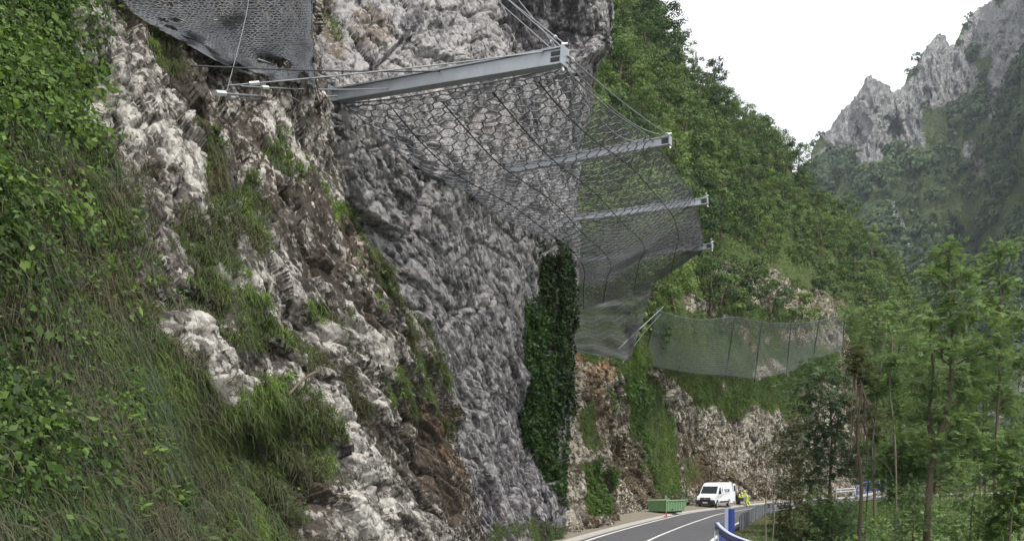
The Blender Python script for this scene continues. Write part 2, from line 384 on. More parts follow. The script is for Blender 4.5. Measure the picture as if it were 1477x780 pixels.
tufts = strokes(X, Y, [([(275, 205), (300, 290), (330, 380)], 20, .9), ([(345, 280), (370, 345)], 16, .9), ([(465, 245), (480, 290)], 18, 1), ([(395, 205), (400, 225)], 22, .6),
    ([(515, 330), (540, 430), (600, 520)], 20, .9), ([(470, 560), (500, 620)], 20, .7), ([(575, 440), (610, 530)], 22, .8), ([(330, 440), (420, 520)], 26, .8), ([(215, 60), (225, 110)], 22, .6),
    ([(370, 590), (410, 680)], 36, .8), ([(440, 440), (470, 470)], 16, .6), ([(610, 560), (640, 620)], 14, .8), ([(555, 545), (575, 600)], 14, .6), ([(330, 620), (380, 780)], 40, .8), ([(270, 330), (300, 420), (330, 480)], 26, .7), ([(420, 660), (440, 700)], 16, .5)])
brown = strokes(X, Y, [([(200, 10), (230, 90), (260, 150)], 40, .9), ([(420, 260), (470, 330)], 26, .6), ([(450, 400), (500, 460)], 34, .8), ([(440, 520), (520, 650)], 34, .7), ([(600, 600), (620, 700), (600, 790)], 44, .9),
    ([(330, 400), (400, 520)], 22, .6), ([(300, 620), (420, 720)], 50, .7), ([(350, 150), (390, 200)], 24, .6), ([(130, 80), (150, 140)], 16, .6)])
rocky = np.clip(rocky, 0, 1)
stone = 1 - np.maximum(leafy, hang) * .9
tone = -.02 + .34 * r2 + .28 * r3 + .16 * r1 + .15 * rocky + .2 * nz - .14 * brown + .32 * fbm(np.stack([u2 * .5, v2 * 1.8, 0 * u2], -1), 4, 97)
soil = np.clip(.46 + .22 * brown - .36 * rocky + .3 * fbm(np.stack([u2 * .9, v2 * 2.2, 0 * u2], -1), 4, 77) + .1 * hang, 0, 1)
veg = np.clip(np.maximum.reduce([leafy * .8, hang * .55, tufts * .75]) + .18 * fbm(q * .8, 3, 88), 0, 1)
rust = np.clip(strokes(X, Y, [([(615, 620), (625, 700)], 40, .6), ([(470, 300), (500, 370)], 22, .35)]), 0, 1)
b.A = {'su': u2, 'sv': v2, 'tone': tone, 'soil': soil, 'veg': veg, 'rust': rust}
b.disp(.55 * fbm(q * .28, 3, 3) * sstep(.0, .1, 1) + stone * (.30 * h1 + .085 * h2 + .03 * h3 - .10 * (1 - sstep(0, .25, e1)) - .035 * (1 - sstep(0, .3, e2)) + .35 * facet(u2 / 4.5, v2 / 1.9, 7)[0]) + .12 * nz + .14 * rocky)
b.mesh('rock_bank', M_bank, kind='structure')

vis = (np.arange(b.nu)[None, :] < .7 * b.nu) & (b.px > -120) & (b.py < 830)
lf = leafy * (b.px > -60) * vis * (.12 + sstep(-.12, .22, fbm(q * .55, 3, 67)) + .4 * (b.py < 200))
# broad leaves of the top corner
p, n, i, j = b.sample(lf * (.2 + sstep(-.25, .3, fbm(q * 1.1, 3, 61) + .05)), 2600, rng)
p, n, ti_ = tufts_of(p, n, 20, .13, rng, .7)
lift = rng.random(len(p))[:, None] ** 1.6 * .45
t = np.clip(.36 + .6 * fbm(p * .7, 3, 5) + rng.normal(0, .26, 2600)[ti_] + rng.normal(0, .1, len(p)) + .25 * (lift[:, 0] - .15), 0, 1)
L = rng.uniform(.03, .09, len(p)) * rng.choice([.5, .8, 1, 1.3, 2.0], 2600)[ti_]
leaf_obj('bramble_leaves', p + n * lift + np.array([[0, 0, -.1]]) * lift, n, L, L * .3, t, rng, M_broad, hang=.9, kind='stuff')
# bramble stems arching out of the leaves, and broad weeds in the grass
p, n, i, j = b.sample((leafy + .5 * hang) * (b.px > -60) * vis, 420, rng); E0, E1 = [], []
for a in range(420):
    L_ = rng.uniform(.3, 1.0); d_ = unit((n[a] * .8 + rng.normal(0, .5, 3) + np.array([0, 0, .5]))[None])[0]; o_ = p[a]
    for s_ in range(5): e_ = o_ + d_ * L_ / 5; E0.append(o_); E1.append(e_); o_ = e_; d_ = unit((d_ + np.array([0, 0, -.42]) + rng.normal(0, .12, 3))[None])[0]
V, f = wires(E0, E1, .0034); mk('bramble_stems', V, f, plain('dry_stem', (.12, .10, .06), .8, 0, .4, 9), kind='stuff')
p, n, i, j = b.sample((hang + .5 * tufts) * vis * sstep(.0, .3, fbm(q * 1.0, 3, 73)), 520, rng); t_ = rng.normal(.6, .2, 520); l_ = rng.uniform(.06, .16, 520); p, n, ti_ = tufts_of(p, n, 16, .12, rng, .8)
leaf_obj('bank_weeds', p + n * rng.random((len(p), 1)) * .18, n, l_[ti_] * rng.uniform(.6, 1.2, len(p)), l_[ti_] * .2, np.clip(t_[ti_] + rng.normal(0, .1, len(p)), 0, 1), rng, M_broad, hang=.5, kind='stuff')
# long hanging grass
pr = (hang + .35 * leafy * (b.py > 250) + .25 * tufts) * vis
pr = pr * (.25 + sstep(-.3, .25, fbm(np.stack([q[..., 0] * 2.2, q[..., 1] * 2.2, q[..., 2] * .5], -1), 3, 71)))
p, n, i, j = b.sample(pr, 5200, rng)
l_ = rng.uniform(.2, .62, 5200); p, n, ti_ = tufts_of(p, n, 26, .09, rng)
L = l_[ti_] * rng.uniform(.5, 1.1, len(p)); t = np.clip(.55 + .7 * fbm(p * np.array([.8, .8, .35]), 3, 15) + rng.normal(0, .22, 5200)[ti_] + rng.normal(0, .08, len(p)), 0, 1)
grass_obj('hanging_grass', p, n, L, .004 + .004 * rng.random(len(p)), t, rng, M_hay, 1.3, .45, kind='stuff')
# green grass and ferny tufts
gp = np.maximum(hang * sstep(-.02, .3, fbm(np.stack([q[..., 0] * .9, q[..., 1] * .9, q[..., 2] * .4], -1), 3, 91) + .12 * (b.px < 130)), tufts * .75) * vis
p, n, i, j = b.sample(gp, 4600, rng)
l_ = rng.uniform(.12, .45, 4600); t_ = -.2 * (b.px[i, j] > 260) + rng.normal(0, .2, 4600); p, n, ti_ = tufts_of(p, n, 24, .10, rng)
L = l_[ti_] * rng.uniform(.5, 1.1, len(p)); t = np.clip(.48 + .9 * fbm(p * np.array([.7, .7, .4]), 3, 25) + t_[ti_] + rng.normal(0, .08, len(p)), 0, 1)
grass_obj('bank_grass', p, n, L, .006 + .006 * rng.random(len(p)), t, rng, M_grass, 1.0, .55, kind='stuff')

# ---------------------------------------------------------------- the grey cliff above the road
cliff = Patch([
    [(360, -100, 27), (480, -100, 31.5), (600, -100, 36.5), (720, -100, 42.5), (805, -100, 46.5), (866, -100, 50), (858, -100, 56), (820, -100, 68)],
    [(370, 60, 25.8), (490, 60, 28.5), (600, 60, 33), (720, 60, 40), (792, 60, 45), (851, 60, 49), (843, 60, 56), (800, 60, 68)],
    [(390, 145, 25), (492, 145, 26.3), (605, 145, 31.2), (722, 145, 38.6), (790, 145, 43.6), (841, 145, 48.5), (834, 145, 55), (790, 145, 68)],
    [(420, 300, 24.2), (520, 300, 27), (622, 300, 31.6), (724, 300, 37.8), (782, 300, 42.6), (828, 300, 48), (822, 300, 55), (780, 300, 68)],
    [(480, 500, 26), (580, 500, 29.5), (662, 500, 33.6), (732, 500, 38.2), (780, 500, 42.6), (824, 500, 47.3), (820, 500, 55), (780, 500, 68)],
    [(540, 640, 28), (640, 640, 32), (692, 640, 35.6), (741, 640, 39.6), (780, 640, 43), (817, 640, 46.8), (814, 640, 55), (780, 640, 68)],
    [(600, 775, 30), (690, 775, 34), (732, 775, 37.2), (766, 775, 40.6), (789, 775, 43.4), (809, 775, 46.4), (808, 775, 55), (790, 770, 68)],
    [(640, 860, 31), (720, 860, 35), (760, 860, 38), (790, 860, 41), (810, 860, 43.5), (825, 860, 46), (820, 860, 55), (800, 860, 68)],
], 640, 700)
c = cliff; q = c.P
wrp = fbm(q * .2, 3, 105) * .7
ca, sa = math.cos(R(66)), math.sin(R(66))
u2, v2 = (c.U + wrp) * ca + c.V * sa, -(c.U + wrp) * sa + c.V * ca
h1, r1, e1 = facet(u2 / 1.9, v2 / .9, 111); h2, r2, e2 = facet(u2 / .6, v2 / .28, 123); h3, r3, e3 = facet(u2 / .24, v2 / .13, 137)
hb, rb_, eb = facet(u2 / 5.5, v2 / 2.6, 107); nz = fbm(q * .6, 5, 109); jx, jy = fbm(q * .3, 4, 141) * 30, fbm(q * .3, 4, 143) * 30
X, Y = c.px + jx, c.py + jy
pale = strokes(X, Y, [([(450, 0), (500, 60), (620, 110)], 60, .8), ([(560, 150), (680, 200), (760, 290)], 60, .6), ([(690, 30), (760, 110)], 22, .5), ([(480, 230), (500, 290)], 20, .4), ([(600, 560), (640, 640)], 30, .3)])
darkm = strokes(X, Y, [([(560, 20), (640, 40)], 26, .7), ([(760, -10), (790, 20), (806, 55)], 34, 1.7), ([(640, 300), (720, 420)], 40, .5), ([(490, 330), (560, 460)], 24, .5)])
ochre = strokes(X, Y, [([(480, 0), (490, 60)], 20, .9), ([(530, 20), (560, 40)], 16, .6), ([(700, 180), (740, 200)], 20, .3)])
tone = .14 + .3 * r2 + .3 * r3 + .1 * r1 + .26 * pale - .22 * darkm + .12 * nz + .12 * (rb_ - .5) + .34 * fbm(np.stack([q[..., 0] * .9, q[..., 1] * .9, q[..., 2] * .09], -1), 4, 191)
soil = np.clip(.05 + .45 * ochre + .25 * pale + .15 * fbm(q * .7, 4, 177), 0, 1)
veg = np.clip(strokes(X, Y, [([(500, 320), (560, 430), (620, 560)], 16, .7), ([(700, 770), (820, 780)], 16, .5), ([(480, 0), (500, 30)], 14, .5)]) + .1 * fbm(q, 3, 188), 0, 1)
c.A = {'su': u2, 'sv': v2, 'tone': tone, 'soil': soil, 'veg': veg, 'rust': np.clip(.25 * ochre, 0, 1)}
cave = strokes(c.px, c.py, [([(765, -10), (785, 30), (800, 60)], 34, 1)])
hc, rc_, ec = facet((u2 + 2 * v2) / 3.1, (v2 - .6 * u2) / 4.2, 109)
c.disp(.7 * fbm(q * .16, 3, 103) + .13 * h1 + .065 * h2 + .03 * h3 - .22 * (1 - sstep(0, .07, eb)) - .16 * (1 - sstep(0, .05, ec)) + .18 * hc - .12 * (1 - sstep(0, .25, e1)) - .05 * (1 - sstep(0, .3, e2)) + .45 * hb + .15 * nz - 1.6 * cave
       + .8 * strokes(c.px, c.py, [([(830, -40), (828, 60)], 30, 1)]))
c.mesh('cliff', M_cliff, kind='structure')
# grass in the joint between bank and cliff and along the foot
p, n, i, j = c.sample(veg * (veg > .3), 9000, rng)
grass_obj('cliff_grass', p, n, rng.uniform(.15, .5, len(p)), .008 + .008 * rng.random(len(p)), np.clip(.35 + rng.normal(0, .2, len(p)), 0, 1), rng, M_grass, kind='stuff')

# ivy column at the cliff's corner
jx = fbm(q * .9, 4, 151) * 13
iv = np.maximum(strokes(c.px + jx, c.py, [([(804, 372), (806, 520)], 15, 1), ([(808, 520), (806, 600)], 10, .9), ([(792, 372), (796, 470)], 12, 1), ([(800, 360), (800, 640)], 34, .07), ([(800, 640), (806, 720)], 12, .12)]), 0)
iv2 = strokes(c.px + jx, c.py, [([(776, 460), (776, 560), (786, 640)], 15, 1), ([(786, 640), (800, 700)], 10, .7), ([(766, 440), (778, 500)], 8, .6)])
cj = np.arange(c.nu)[None, :] < .72 * c.nu
ivr = empty('ivy', tuple(c.at(790, 700, 0, .7)), label='dark ivy curtain hanging down the corner of the grey cliff under the steel net', category='ivy')
inv = np.array(ivr.location)
for nm, msk, cnt, t0, lf0 in (('dark_foliage', iv * cj, 13000, .22, .45), ('bright_foliage', iv2 * cj, 11000, .6, .35)):
    p, n, i, j = c.sample(msk, cnt, rng)
    l = rng.random(cnt)[:, None] ** .7 * lf0 * np.clip(.6 + .6 * fbm(p * .9, 3, 33), .2, 1.1)[:, None]
    L = rng.uniform(.12, .24, cnt); t = np.clip(t0 + .25 * fbm(p * 1.1, 3, 35) + rng.normal(0, .13, cnt), 0, 1)
    leaf_obj(nm, p + n * l - inv, n, L, L * .42, t, rng, M_ivy, ivr)

# ---------------------------------------------------------------- road line in the plan
_rl = np.array([(-30, -.6), (-10, -.3), (8, .6), (24, 2.6), (34, 4.3), (43, 6.4), (54, 9.8), (66.5, 14.0), (79.6, 18.8), (94.5, 26.2), (108, 34.5), (122, 45), (134, 57), (147, 73), (156, 90), (163, 112), (168, 150)])
_rs = cr1(_rl, 400)                      # (y, x) of the road's middle
RX, RY = _rs[:, 1], _rs[:, 0]
_t = np.gradient(_rs, axis=0); _tl = np.hypot(_t[:, 0], _t[:, 1]); TX, TY = _t[:, 1] / _tl, _t[:, 0] / _tl
NX, NY = TY, -TX                         # to the right of travel
def road_z(y): return np.maximum(0, np.asarray(y, float) - 95) * .008
def road_pt(y, off, z=0):
    k = int(np.argmin(np.abs(RY - y))); return np.array([RX[k] + NX[k] * off, RY[k] + NY[k] * off, float(road_z(RY[k])) + z])
def ribbon(offs, zs, i0=0, i1=400):
    """A strip along the road: cross-section offsets and heights."""
    offs, zs = np.asarray(offs, float), np.asarray(zs, float)
    V = np.stack([RX[i0:i1, None] + NX[i0:i1, None] * offs, RY[i0:i1, None] + NY[i0:i1, None] * offs, road_z(RY[i0:i1])[:, None] + zs + 0 * NX[i0:i1, None]], -1)
    return V.reshape(-1, 3), grid_faces(i1 - i0, len(offs))[:, ::-1]
def road_signed(x, y):
    """Signed distance to the middle of the road (right positive)."""
    x, y = np.asarray(x, float), np.asarray(y, float); sh = x.shape; x, y = x.ravel(), y.ravel()
    out = np.zeros(len(x))
    for a in range(0, len(x), 20000):
        dx, dy = x[a:a + 20000, None] - RX[None, ::2], y[a:a + 20000, None] - RY[None, ::2]
        d2 = dx * dx + dy * dy; k = np.argmin(d2, 1); r = np.arange(len(k))
        sg = np.sign(dx[r, k] * NX[::2][k] + dy[r, k] * NY[::2][k]); out[a:a + 20000] = sg * np.sqrt(d2[r, k])
    return out.reshape(sh)
M_asph = NT('asphalt'); _co = M_asph.coord(); _n = M_asph.noise(1.1, 5, .6, _co); _n2 = M_asph.noise(55, 3, .7, _co)
M_asph = M_asph.pbr(M_asph.mix(M_asph.math('ADD', M_asph.math('ADD', M_asph.math('MULTIPLY', _n, .5), M_asph.math('MULTIPLY', M_asph.noise(.14, 4, .65, _co), .4)), M_asph.math('MULTIPLY', _n2, .35)), (.045, .045, .052), (.125, .122, .128)), .85, 0, M_asph.bump(_n2, .4, .01), .3)
M_line = plain('road_paint', (.62, .62, .6), .6, 0, .18, 4)
M_kerb = plain('concrete_gutter', (.34, .32, .29), .9, 0, .25, 3, .5)
M_grit = plain('verge_gravel', (.20, .175, .14), .95, 0, .4, 2.2, .6)
V, f = ribbon([-3.35, 0, 3.4], [0, .04, 0]); mk('road', V, f, M_asph, kind='structure')
for nm, o in (('edge_line', -2.95), ('centre_line', 0), ('edge_line', 2.95)):
    h = .10 if nm == 'edge_line' else .08
    V, f = ribbon([o - h, o + h], [.014 + .04 * (1 - abs(o - h) / 3.35)] * 2 if o else [.045] * 2); mk(nm, V, f, M_line, kind='structure')
V, f = ribbon([-3.35, -3.5, -3.9, -4.0], [0, -.06, -.06, .06]); mk('gutter', V, f, M_kerb, kind='structure')
V, f = ribbon([-4.0, -4.6, -6.5], [.06, .10, .25]); mk('verge', V, f, M_grit, kind='structure')

# ---------------------------------------------------------------- the ground: verge, falling bank to the river, valley floor, out to the horizon
def ground_z(x, y):
    s = road_signed(x, y); yy = np.clip(y, -30, 170)
    r = np.where(s > 0, s - 3.4, 0)
    base = road_z(yy) - .05
    w = 1.6 + 1.0 * sstep(46, 54, y) * (1 - sstep(58, 70, y)) + 6 * sstep(84, 96, y) * (1 - sstep(104, 120, y))
    z = base - np.clip(r - w, 0, None) * .52
    z = np.maximum(z, -15 + .02 * np.clip(r - 20, 0, 100))
    z = z + .35 * fbm(np.stack([x * .12, y * .12, 0 * x], -1), 3, 205) * sstep(.5, 4, r)
    return np.where(s > 0, z, base - .25)
gx = np.concatenate([np.linspace(-1400, -60, 14), np.linspace(-40, 110, 210), np.linspace(118, 1800, 26)])
gy = np.concatenate([np.linspace(-300, -40, 8), np.linspace(-30, 175, 260), np.linspace(185, 3000, 30)])
GX, GY = np.meshgrid(gx, gy[::-1])
GZ = ground_z(GX, GY)
M_ground = rock_mat('valley_ground', (.05, .045, .035), (.12, .1, .07), (.22, .19, .14), (.13, .1, .06), (.06, .09, .025), .5, .15, None)
gs = road_signed(GX, GY)
mk('ground', np.stack([GX, GY, GZ], -1), grid_faces(*GX.shape), M_ground, attrs={'tone': .4 + .3 * fbm(np.stack([GX, GY, GZ], -1) * .3, 3, 1), 'soil': np.clip(.9 - sstep(3.5, 5.5, gs), 0, 1) + .6 * np.exp(-((GX - 19.5) ** 2 + (GY - 67) ** 2) / 14), 'veg': sstep(4, 6, gs) * .85 * (1 - np.exp(-((GX - 19.5) ** 2 + (GY - 67) ** 2) / 14)), 'rust': 0 * GX}, kind='structure', smooth=True)

# ---------------------------------------------------------------- rock cutting with a ledge, and the wooded hillside over it
def C2(px, rows): return [(px if not isinstance(r, tuple) or len(r) == 2 else r[0],) + tuple(r[-2:]) for r in rows]
cols = [
    C2(795, [(780, -260, 175), (785, -60, 140), (792, 100, 118), (797, 250, 97), (800, 380, 77), (803, 460, 63), (803, 500, 57.5), (803, 560, 54), (800, 660, 51.5), (800, 775, 49)]),
    C2(880, [(890, -200, 200), (890, -60, 160), (885, 100, 128), (885, 250, 107), (886, 390, 84), (878, 478, 70), (872, 515, 66), (872, 580, 63.5), (878, 660, 61), (880, 764, 57)]),
    C2(950, [(965, 64, 215), (965, 70, 175), (965, 170, 145), (963, 290, 120), (962, 420, 97), (953, 508, 84), (948, 538, 79.5), (946, 590, 77), (948, 660, 74.5), (952, 750, 71)]),
    C2(1020, [(1030, 145, 230), (1030, 150, 188), (1030, 230, 160), (1028, 330, 138), (1026, 425, 117), (1018, 515, 106), (1014, 545, 100), (1015, 600, 97), (1018, 660, 94.5), (1020, 737, 90)]),
    C2(1075, [(1095, 200, 240), (1095, 205, 200), (1090, 275, 172), (1086, 350, 150), (1081, 415, 133), (1071, 520, 122), (1068, 560, 116), (1068, 610, 113), (1070, 660, 110.5), (1073, 728, 104)]),
    C2(1125, [(1150, 258, 250), (1150, 262, 212), (1145, 315, 185), (1140, 375, 162), (1136, 425, 146), (1126, 520, 135), (1122, 560, 129), (1120, 610, 126.5), (1122, 660, 124), (1125, 721, 119)]),
    C2(1190, [(1230, 340, 262), (1230, 345, 218), (1215, 372, 196), (1206, 412, 178), (1200, 452, 158), (1196, 500, 151), (1190, 540, 147), (1188, 600, 144.5), (1188, 660, 142), (1188, 716, 137)]),
    C2(1240, [(1296, 420, 275), (1295, 425, 230), (1282, 432, 208), (1266, 444, 186), (1244, 452, 168), (1228, 480, 161), (1228, 520, 158), (1236, 590, 155), (1241, 660, 152.5), (1243, 715, 149)]),
    C2(1300, [(1346, 476, 290), (1345, 480, 250), (1330, 484, 228), (1312, 490, 208), (1300, 498, 197), (1288, 512, 190), (1288, 545, 186), (1290, 600, 182), (1292, 660, 178), (1302, 712, 172)]),
    C2(1400, [(1430, 556, 330), (1430, 560, 300), (1420, 568, 280), (1412, 576, 262), (1405, 585, 250), (1400, 600, 244), (1400, 615, 240), (1400, 640, 235), (1400, 670, 230), (1400, 700, 222)]),
]
for c_, yb in ((1, 58.5), (2, 78), (3, 96), (4, 108.5), (5, 121), (6, 137)):
    for r_, off, z_, ad in ((9, -5.1, -.1, 0), (8, -5.9, 3.2, .6)):
        w_ = road_pt(yb, off - (2.0 if c_ == 2 else 1.9 if c_ == 3 else 0), z_); w_[1] += ad
        cols[c_][r_] = (CX + F * w_[0] / w_[1], HZ - (w_[2] - CAM_H) * F / w_[1], w_[1])
    x7, y7, d7 = cols[c_][7]; cols[c_][7] = (.5 * x7 + .5 * cols[c_][8][0], y7, max(d7, cols[c_][8][2] + 1.6))
    x6, y6, d6 = cols[c_][6]; cols[c_][6] = (x6, y6, max(d6, cols[c_][7][2] + 1.6))
cut = Patch([[cols[c_][r_] for c_ in range(len(cols))] for r_ in range(10)], 900, 760)
k = cut; q = k.P
row = np.linspace(0, 9, k.nv)[:, None] + 0 * k.px          # 5.9 = edge of the ledge
wrp = fbm(q * .1, 3, 305) * 1.2
ca, sa = math.cos(R(58)), math.sin(R(58))
u2, v2 = (k.U + wrp) * ca + k.V * sa, -(k.U + wrp) * sa + k.V * ca
h1, r1, e1 = facet(u2 / 3.6, v2 / 1.5, 311); h2, r2, e2 = facet(u2 / 1.3, v2 / .5, 323); h3, r3, e3 = facet(u2 / .5, v2 / .24, 337)
nz = fbm(q * .3, 5, 309); jx, jy = fbm(q * .16, 4, 341) * 20, fbm(q * .16, 4, 343) * 20
X, Y = k.px + jx, k.py + jy
face = sstep(5.9, 6.35, row + .25 * nz)
outcrop = strokes(X, Y, [([(1050, 400), (1090, 420), (1150, 440)], 22, .9), ([(1110, 400), (1160, 430), (1210, 458)], 17, .9), ([(1005, 425), (1020, 440)], 12, .8), ([(1150, 470), (1200, 480)], 26, .8),
    ([(1215, 460), (1225, 520)], 16, .8), ([(1095, 535), (1130, 540)], 12, .9), ([(930, 520), (945, 545)], 8, .8), ([(1045, 470), (1110, 500)], 14, .5)])
grassf = strokes(X, Y, [([(900, 530), (930, 580), (955, 650), (960, 690)], 26, .9), ([(985, 545), (1040, 575), (1100, 570), (1140, 590)], 22, .95), ([(836, 680), (846, 745)], 14, .8),
    ([(1000, 660), (1005, 690)], 14, .6), ([(1110, 560), (1160, 580)], 24, .8), ([(840, 590), (850, 640)], 14, .6), ([(960, 600), (970, 640)], 10, .5)])
brown = strokes(X, Y, [([(900, 650), (930, 700), (960, 730)], 26, .8), ([(990, 640), (1020, 690)], 22, .6), ([(850, 560), (880, 620)], 14, .5), ([(870, 700), (900, 745)], 22, .7), ([(1060, 680), (1110, 710)], 14, .5), ([(1230, 540), (1250, 690)], 18, .6)])
grey = strokes(X, Y, [([(960, 590), (1060, 610), (1130, 640)], 34, .5), ([(1180, 580), (1220, 640)], 40, .7)])
rust = strokes(X, Y, [([(830, 520), (850, 512), (870, 525)], 14, 1.2), ([(850, 540), (880, 545)], 12, .7)])
far_green = sstep(1238, 1262, X) * (1 - .8 * strokes(X, Y, [([(1300, 600), (1310, 660)], 18, 1)]))
rockm = np.maximum(face * (1 - grassf), outcrop) * (1 - .85 * far_green)
tone = .02 + .32 * r2 + .3 * r3 + .2 * rockm - .22 * grey + .25 * nz - .15 * brown
soil = np.clip(.44 + .36 * brown - .2 * grey + .3 * fbm(q * .4, 4, 377) + .3 * (1 - rockm), 0, 1)
veg = np.clip((1 - rockm) * .8 + .25 * grassf + .14 + .5 * fbm(q * .35, 3, 388), 0, 1)
k.A = {'su': u2, 'sv': v2, 'tone': tone, 'soil': soil, 'veg': veg, 'rust': np.clip(rust, 0, 1)}
amp = np.clip(rockm, .15, 1)
k.disp(1.3 * fbm(q * .07, 3, 303) * sstep(2, 5, row) + amp * (.7 * h1 + .25 * h2 + .09 * h3 - .2 * (1 - sstep(0, .25, e1)) - .1 * (1 - sstep(0, .3, e2))) + .3 * nz + .35 * outcrop)
k.mesh('hillside', M_cut, kind='structure')
p, n, i, j = k.sample(np.where((row > 3.6) & (k.px > 815) & (k.px < 1290), np.clip(veg - .45, 0, 1) * (.3 + sstep(-.2, .3, fbm(q * .5, 3, 399))), 0), 70000, rng)
sc = np.clip(p[:, 1] / 70, .8, 2.2)
grass_obj('ledge_grass', p, n, rng.uniform(.2, .7, len(p)) * sc ** .5, .022 * sc * rng.uniform(.6, 1.2, len(p)), np.clip(.5 + .6 * fbm(p * .3, 3, 55) + rng.normal(0, .15, len(p)), 0, 1), rng, M_turf, .9, .6, kind='stuff')

# ---------------------------------------------------------------- the mountain at the end of the valley
sil = np.array([(1040, 330), (1120, 290), (1160, 262), (1172, 240), (1176, 208), (1184, 196), (1200, 184), (1207, 168), (1216, 154), (1230, 142), (1240, 128), (1248, 114), (1255, 108), (1263, 112), (1272, 119), (1281, 124), (1290, 132), (1299, 128),
    (1306, 122), (1313, 106), (1322, 96), (1330, 74), (1338, 66), (1347, 54), (1357, 47), (1364, 50), (1370, 64), (1378, 66), (1386, 42), (1397, 30), (1412, 12), (1428, 4), (1446, -12), (1470, -34), (1500, -60), (1560, -110), (1640, -170), (1800, -260)], float)
nu, nv = 620, 520
pxs = np.concatenate([np.linspace(1080, 1500, 520), np.linspace(1504, 1800, 100)])
ss = np.interp(pxs, sil[:, 0], sil[:, 1])
T = np.linspace(0, 1, nv - 40)[::-1]
mp_py = ss[None, :] + (720 - ss[None, :]) * (1 - T[:, None]); mp_px = pxs[None, :] + 0 * mp_py
near = sstep(1395, 1520, mp_px)
dd = 330 + 560 * T[:, None] ** 1.15 - near * (60 + 160 * T[:, None]) + 90 * fbm(np.stack([mp_px / 80, mp_py / 160, 0 * mp_px], -1), 4, 505) * sstep(0, .25, T[:, None])
# behind the crest the mountain falls away again
bk = np.linspace(1, 0, 40, endpoint=False)
dd_t = dd[0][None, :] + 160 * bk[:, None]; py_t = ss[None, :] + 40 * bk[:, None]
mp_py = np.concatenate([py_t, mp_py]); mp_px = np.concatenate([mp_px[:40], mp_px]); dd = np.concatenate([dd_t, dd])
mo = Patch.__new__(Patch); mo.nu, mo.nv, mo.flip = nu, nv, False
mo.P = np.stack([(mp_px - CX) / F * dd, dd, CAM_H + (HZ - mp_py) / F * dd], -1); mo.px, mo.py = mp_px, mp_py; mo.N = grid_normals(mo.P)
q = mo.P; Trow = np.concatenate([np.ones(40), T])[:, None] + 0 * mp_px
jx, jy = fbm(q * .012, 4, 541) * 16, fbm(q * .012, 4, 543) * 16
X, Y = mp_px + jx, mp_py + jy
crag = strokes(X, Y, [([(1238, 150), (1270, 160), (1310, 195)], 26, 1), ([(1200, 190), (1240, 200)], 16, .8), ([(1345, 60), (1390, 110)], 26, .8), ([(1400, 60), (1440, 30)], 24, .8), ([(1255, 125), (1262, 175), (1250, 200)], 40, 1), ([(1300, 135), (1312, 200)], 24, 1), ([(1290, 150), (1305, 190)], 22, 1), ([(1215, 170), (1210, 200)], 20, .8), ([(1340, 80), (1345, 130)], 28, 1), ([(1362, 60), (1375, 130)], 14, .8),
    ([(1320, 120), (1315, 140)], 14, .9), ([(1420, 20), (1410, 60)], 26, .9), ([(1450, 70), (1440, 130), (1425, 160)], 18, 1), ([(1470, 10), (1480, 60)], 30, .8), ([(1178, 225), (1195, 215)], 10, .7), ([(1375, 150), (1400, 145)], 10, .5),
    ([(1400, 215), (1410, 240)], 13, .9), ([(1465, 430), (1480, 445)], 15, 1), ([(1390, 590), (1440, 600)], 22, .9), ([(1470, 540), (1460, 570)], 14, 1), ([(1340, 590), (1345, 640)], 14, .5), ([(1310, 360), (1325, 380)], 7, .8), ([(1290, 290), (1300, 320)], 5, .7), ([(1345, 470), (1365, 480)], 9, .5)])
meadow = strokes(X, Y, [([(1340, 180), (1360, 215), (1390, 205)], 26, 1), ([(1400, 220), (1420, 260)], 16, .8), ([(1330, 270), (1350, 320), (1300, 350)], 22, .7), ([(1370, 260), (1400, 320)], 16, .6), ([(1260, 240), (1290, 300)], 9, .5), ([(1440, 180), (1460, 240)], 14, .6), ([(1380, 380), (1400, 420)], 14, .4)])
fac = facet(mp_px / 7, mp_py / 16, 561); fa2 = facet(mp_px / 2.6, mp_py / 6, 563)
mo.A = {'su': mp_px * .55, 'sv': mp_py * .12, 'tone': .62 + .22 * fac[1] + .2 * fa2[1] + .3 * fbm(q * np.array([.05, .05, .012]), 4, 571) - .2 * (1 - crag), 'soil': np.clip(.2 * strokes(X, Y, [([(1405, 210), (1412, 240)], 14, 3)]) + .15 * (1 - crag), 0, 1), 'veg': np.clip(1.05 - 1.0 * crag + .15 * fbm(q * .02, 3, 577), 0, 1), 'rust': 0 * X}
mo.disp((10 * fac[0] + 4.5 * fa2[0]) * np.clip(crag, .15, 1) * dd / 1500 * (.35 + .65 * sstep(1, .93, Trow)) + 5 * fbm(q * .02, 4, 581))
mo.mesh('mountain', M_mount, kind='structure')

